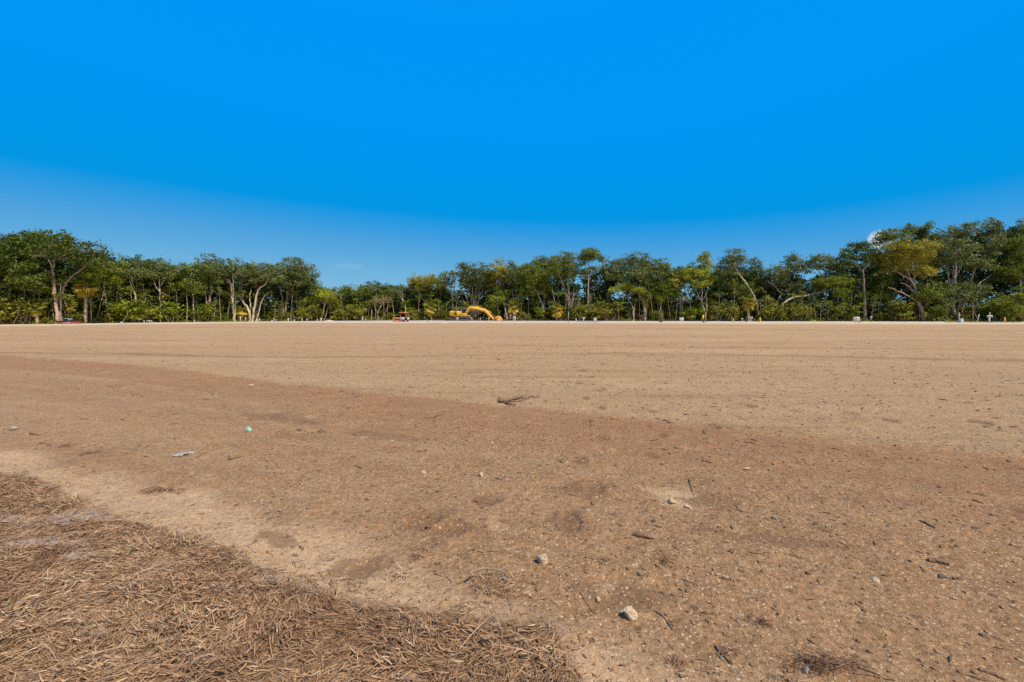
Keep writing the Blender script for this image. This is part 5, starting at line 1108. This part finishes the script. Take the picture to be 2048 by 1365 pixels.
for a in [([(1269, 1070), (1282, 1074), (1307, 1079)], 14, 'chunky split piece of brown wood on open sand'), ([(1857, 1122), (1875, 1125), (1898, 1131)], 11, 'short thick brown log with broken end'), ([(1838, 1042), (1852, 1048), (1870, 1057)], 5, 'straight dark twig on the coarse soil'),
          ([(457, 921), (468, 918), (482, 914)], 6, 'flat curl of brown bark near the silver foil strip'), ([(684, 813), (696, 816), (706, 815.5), (720, 815)], 2.6, 'thin bent twig beyond the green crumpled wrapper'), ([(1272, 1222), (1290, 1224), (1308, 1222), (1330, 1238), (1346, 1262)], 5, 'crooked twig reaching away from the jagged cream stone'),
          ([(1432, 1293), (1442, 1308), (1462, 1330)], 7, 'dark splintered twig at the edge of the dry roots'), ([(1498, 1105), (1512, 1108), (1528, 1109)], 5, 'thin brown sliver beyond the brown lump'), ([(1440, 1156), (1452, 1159), (1463, 1161)], 6, 'stubby pale brown chip on open sand'),
          ([(1491, 886), (1500, 886), (1509, 888)], 4, 'short dark sliver on the far edge of the brown band'), ([(595, 860), (602, 862), (610, 861)], 4, 'short dark stick right of the green crumpled wrapper'), ([(636, 864), (644, 862), (652, 866)], 3.4, 'bent dark twig further right of the green crumpled wrapper'),
          ([(340, 850), (347, 848), (356, 848)], 3, 'thin curved twig behind the silver foil strip'), ([(60, 870), (66, 869), (73, 871)], 5, 'dark knobbly root piece beside the grey brown stone'), ([(160, 839), (168, 839), (176, 839.5)], 3, 'small dark splinter far out on the brown band'),
          ([(216, 774), (230, 775), (242, 774)], 2.5, 'slim twig beside the small upright splinter'), ([(788, 895), (800, 897), (810, 894)], 3, 'slim curved twig on the brown band'), ([(836, 905), (844, 903), (853, 902)], 4.5, 'flat pale brown bark sliver'),
          ([(945, 1000), (960, 1006), (976, 1008)], 4, 'dark thin root end at a scuffed hollow'), ([(852, 1055), (858, 1057), (868, 1056)], 4, 'tiny forked twig in the wedge-shaped scuff'), ([(843, 1096), (850, 1101), (856, 1103)], 4.5, 'short dark twig near the dry grass clumps'),
          ([(1160, 1185), (1166, 1195), (1174, 1208), (1186, 1226)], 3, 'wavy thin root beside the small ochre stone'), ([(1380, 960), (1382, 972), (1384, 984)], 5, 'dark crooked root standing in broken crust'), ([(1390, 1340), (1410, 1344), (1440, 1352)], 4, 'pale bent stem on pale sand'),
          ([(1960, 1340), (1985, 1350), (2010, 1362)], 8, 'dark rotten twig at the corner of the coarse soil'), ([(1945, 1000), (1955, 1004), (1966, 1008)], 4, 'dark sliver out on the coarse soil'), ([(1406, 922), (1416, 925), (1426, 927)], 4, 'dark brown sliver beyond the flat ochre stone'), ([(710, 932), (717, 935), (724, 938)], 4, 'small dark twig on the brown band left of the tan stone'),
          ([(1016, 1195), (1022, 1222), (1028, 1250)], 3.2, 'long upright-looking dry stem below the big dry tuft'), ([(1395, 1343), (1420, 1338), (1445, 1345)], 3, 'thin crooked root on the pale sand by the splintered twig'), ([(1575, 1345), (1600, 1340), (1640, 1352)], 6, 'straw-coloured root at the straw heap'), ([(1650, 1318), (1700, 1330), (1760, 1352)], 5, 'long dark root running out of the root tangle'), ([(1690, 1345), (1730, 1350), (1790, 1362)], 4, 'second dark root running out of the root tangle'), ([(1290, 1005), (1300, 1001), (1312, 1003)], 3, 'thin dark root left of the half buried slab')]:
    stick(a[0], a[1], a[2])

stick([(938, 1172), (955, 1162), (980, 1160), (1003, 1166), (1018, 1178)], 4.5, 'pale curved stem lying across the biggest dry tuft', M_STRAW, lift=5.0)
def dry_tuft(x, y, wpx, hpx, n, label, tone=0.45, seed=0, stem=None):
    X0, Y0, z0 = on_ground(x, y); s = Y0 / F; g = np.random.default_rng(seed + int(x)); a = wpx * s / 2; b = hpx * Y0 * Y0 / (F * CH) / 2
    th = g.uniform(0, 6.28, n); r_ = g.random(n) ** .8; P = np.stack([X0 + a * r_ * np.cos(th), Y0 + b * r_ * np.sin(th), np.zeros(n)], -1)
    P[:, 2] = ground_fields(P[:, 0], P[:, 1])[0] + g.random(n) * 0.02 * (1 - r_)
    col = np.ones((n, 4)); col[:, 0] = np.clip(tone + g.normal(size=n) * .2, 0, 1); col[:, 1] = 0
    mb = MB(); blades(mb, P, g.uniform(0, 6.28, n) * .5 + fbm(P[:, 0] * 9, P[:, 1] * 9, 12, 2) * 8, g.uniform(.3, 1.0, n) * min(.09, max(0.04, a * .6)), g.uniform(.0018, .004, n) * (Y0 / 2.6) ** .5, g.uniform(.0, .7, n), g.uniform(0, .4, n), g.normal(size=n) * .6, col)
    mb.v = [v - np.array([X0, Y0, z0]) for v in mb.v]
    o = mb.build('dry_tuft', mgs, loc=(X0, Y0, z0), attr='tint'); tag(o, label, 'grass tuft', 'dry tufts on the bare sand')
for a in [(985, 1170, 100, 44, 1300, 'biggest dry grass tuft with a pale stem across it', .55), (800, 1150, 70, 50, 200, 'pale torn grass tuft near the mat edge', .7), (832, 1112, 34, 26, 90, 'small wiry tuft beyond the pale torn tuft', .4), (178, 907, 34, 12, 120, 'dark brown root tuft nearest the grey brown stone', .15),
          (135, 892, 24, 10, 80, 'small dark root tuft left of its larger twin', .15), (320, 980, 85, 16, 200, 'low spread of dry grass outside the mat', .35), (1330, 1122, 34, 30, 110, 'reddish brown dry sprig on open sand', .15), (1376, 1166, 30, 22, 70, 'small knotted pale root tuft', .5),
          (1520, 1247, 50, 22, 110, 'dark tangled root clump on open sand', .08), (1640, 1325, 160, 30, 380, 'long tangle of straw and dark roots', .2), (1570, 1358, 60, 16, 110, 'straw heap at the end of the long root tangle', .65), (1450, 1310, 60, 24, 60, 'thin grey root wisps by the splintered twig', .2), (1205, 1120, 45, 18, 90, 'faint dry sprig right of the largest ridged stone', .3),
          (1350, 1330, 60, 30, 80, 'dark thin wisps on pale sand', .15), (640, 865, 26, 7, 50, 'small bent root tuft on the brown band', .1), (870, 835, 30, 7, 50, 'small flat root tuft below the driftwood branch', .1)]:
    dry_tuft(*a)

# crumpled wrapper and foil strip
def crumple(x, y, wpx, dpx, hgt, mats, label, name, cat, seed, rz=0.0, amp=.35):
    X0, Y0, z0 = on_ground(x, y); s = Y0 / F; g = np.random.default_rng(seed); n = 11; a = wpx * s / 2; b = dpx * Y0 * Y0 / (F * CH) / 2; b = min(b, a * 1.0) if wpx < 30 else b
    uu, vv = np.meshgrid(np.linspace(-1, 1, n), np.linspace(-1, 1, n)); rr = np.sqrt(uu ** 2 + vv ** 2)
    sq = np.maximum(np.abs(uu), np.abs(vv)) / (rr + 1e-6)
    xx = uu * sq * a * (1 + .2 * (g.random((n, n)) - .5)); yy = vv * sq * b * (1 + .2 * (g.random((n, n)) - .5))
    zz = hgt * (1 - np.maximum(np.abs(uu), np.abs(vv)) ** 2) * (.6 + .4 * g.random((n, n))) + hgt * amp * g.random((n, n)); 
    V = np.stack([xx, yy, zz], -1).reshape(-1, 3); W = V.copy(); W[:, 2] *= .25; W[:, 2] -= .004
    i, j = np.meshgrid(np.arange(n - 1), np.arange(n - 1), indexing='ij'); q = np.stack([i * n + j, i * n + j + 1, (i + 1) * n + j + 1, (i + 1) * n + j], -1).reshape(-1, 4)
    mb = MB(); pk = g.random(len(q)) < .45
    mb.add(V, q[pk], m=0); mb.add(V, q[~pk], m=min(1, len(mats) - 1)); mb.add(W, q[:, ::-1], m=0)
    o = mb.build(name, mats, loc=(X0, Y0, z0 + .006)); o.rotation_euler = (0, 0, rz); tag(o, label, cat)
M_GRNW = simple('wrapper_green', (0.09, 0.34, 0.13), 0.35, 0.4, 30); M_WHW = simple('wrapper_white', (0.50, 0.52, 0.47), 0.35, 0.15, 30)
M_FOIL = simple('foil', (0.30, 0.26, 0.22), 0.5, 0.5, 40, metal=0.0)
crumple(497, 863, 13, 9, .045, [M_WHW, M_GRNW], 'crumpled green and white wrapper on the brown band', 'crumpled_wrapper', 'wrapper', 3, amp=.5)
X0, Y0, _ = on_ground(368, 911)
crumple(368, 911, 40, 3.5, .018, [M_FOIL], 'strip of crumpled silver foil on the brown band', 'foil_strip', 'foil', 5, rz=math.atan2(on_ground(391, 907)[1] - on_ground(345, 916)[1], on_ground(391, 907)[0] - on_ground(345, 916)[0]), amp=.8)

# ------------------------------------------------------------------ uncountable litter
g = np.random.default_rng(99)
def scatter(n, r0, r1, right=0.0):
    r = r0 * (r1 / r0) ** g.random(n); a = R(62) * (2 * g.random(n) - 1); X = r * np.sin(a); Y = r * np.cos(a)
    z, band, sand, grass, fm, bey, ff = ground_fields(X, Y)
    wgt = (1 - grass) * (1 - right * sstep(0.5, -0.9, X / np.maximum(Y, .1))) * (1 - .75 * sand)
    k = g.random(n) < wgt
    return X[k], Y[k], z[k], r[k]
OCT = np.array([[1, 0, 0], [-1, 0, 0], [0, 1, 0], [0, -1, 0], [0, 0, 1], [0, 0, -1]], float); OF = np.array([[0, 2, 4], [2, 1, 4], [1, 3, 4], [3, 0, 4], [2, 0, 5], [1, 2, 5], [3, 1, 5], [0, 3, 5]])
def lumps(name, n, r0, r1, s0, s1, mats, label, cat, elong=1.0, flat=.6, right=0.0, pw=3.0):
    X, Y, z, r = scatter(n, r0, r1, right); n = len(X); sz = (s0 + (s1 - s0) * g.random(n) ** pw) * np.clip(r / 4, .7, 3.5) ** .55
    V = OCT[None] * (1 + .7 * (g.random((n, 6, 1)) - .5)); V = V * np.array([elong, 1, flat])[None, None]; th = g.uniform(0, 6.28, n)
    if elong > 2: th = np.where(g.random(n) < .6, g.normal(size=n) * .5 - .35, th)
    c, s_ = np.cos(th)[:, None], np.sin(th)[:, None]; V = np.stack([V[..., 0] * c - V[..., 1] * s_, V[..., 0] * s_ + V[..., 1] * c, V[..., 2]], -1) * sz[:, None, None]
    V += np.stack([X, Y, z + sz * flat * .35], -1)[:, None]
    mb = MB(); mi = g.integers(0, len(mats), n)
    for m in range(len(mats)):
        k = np.where(mi == m)[0]
        if len(k): mb.add(V[k].reshape(-1, 3), (OF[None] + 6 * np.arange(len(k))[:, None, None]).reshape(-1, 3), m=m)
    o = mb.build(name, mats); tag(o, label, cat, kind='stuff')
M_CLOD = simple('soil_clod', (0.24, 0.135, 0.062), 0.95, 0.3, 20, .6, 80); M_CLOD2 = simple('soil_clod_pale', (0.36, 0.23, 0.125), 0.95, 0.3, 20, .6, 80)
M_SHELL = simple('shell', (0.62, 0.49, 0.35), 0.7, 0.15, 30); M_SHELL2 = simple('shell_tan', (0.55, 0.40, 0.26), 0.8, 0.2, 30); M_CHIP = simple('wood_chip', (0.17, 0.095, 0.05), 0.9, 0.4, 30)
lumps('soil_crumbs', 17000, 1.5, 26, .0018, .013, [M_CLOD, M_CLOD2, M_CLOD], 'small crumbs of soil strewn over the field', 'soil crumbs', 1.3, .7, .6, 3.4)
lumps('shell_fragments', 6500, 1.5, 20, .0016, .007, [M_SHELL, M_SHELL, M_SHELL2], 'tiny pale shell fragments strewn over the sand', 'shell fragments', 1.4, .4, .2, 4)
lumps('wood_chips', 4000, 1.6, 30, .002, .0095, [M_CHIP, M_STICK], 'thin dark wood chips strewn over the field', 'wood chips', 4.5, .7, .65, 3)


# low pile of pale sand left at the road edge
X, Y, z0 = on_ground(660, 644.2); n = 28; aa, bb = np.meshgrid(np.linspace(-1, 1, n), np.linspace(-1, 1, 12)); rr = np.sqrt(aa ** 2 + bb ** 2)
zz = np.clip(1 - rr, 0, None) ** 1.2 * (0.5 + 0.7 * fbm(aa * 3 + 9, bb * 2, 14, 3)) * 0.38 - 0.04
i, j = np.meshgrid(np.arange(11), np.arange(n - 1), indexing='ij')
o = MB().add(np.stack([aa * 2.2, bb * 0.9, zz], -1).reshape(-1, 3), np.stack([i * n + j, i * n + j + 1, (i + 1) * n + j + 1, (i + 1) * n + j], -1).reshape(-1, 4)).build('sand_pile', m_road, loc=(X, Y, max(z0, -0.06)), smooth=True)
tag(o, 'low pale heap of sand beside the small yellow green tree', 'sand pile')
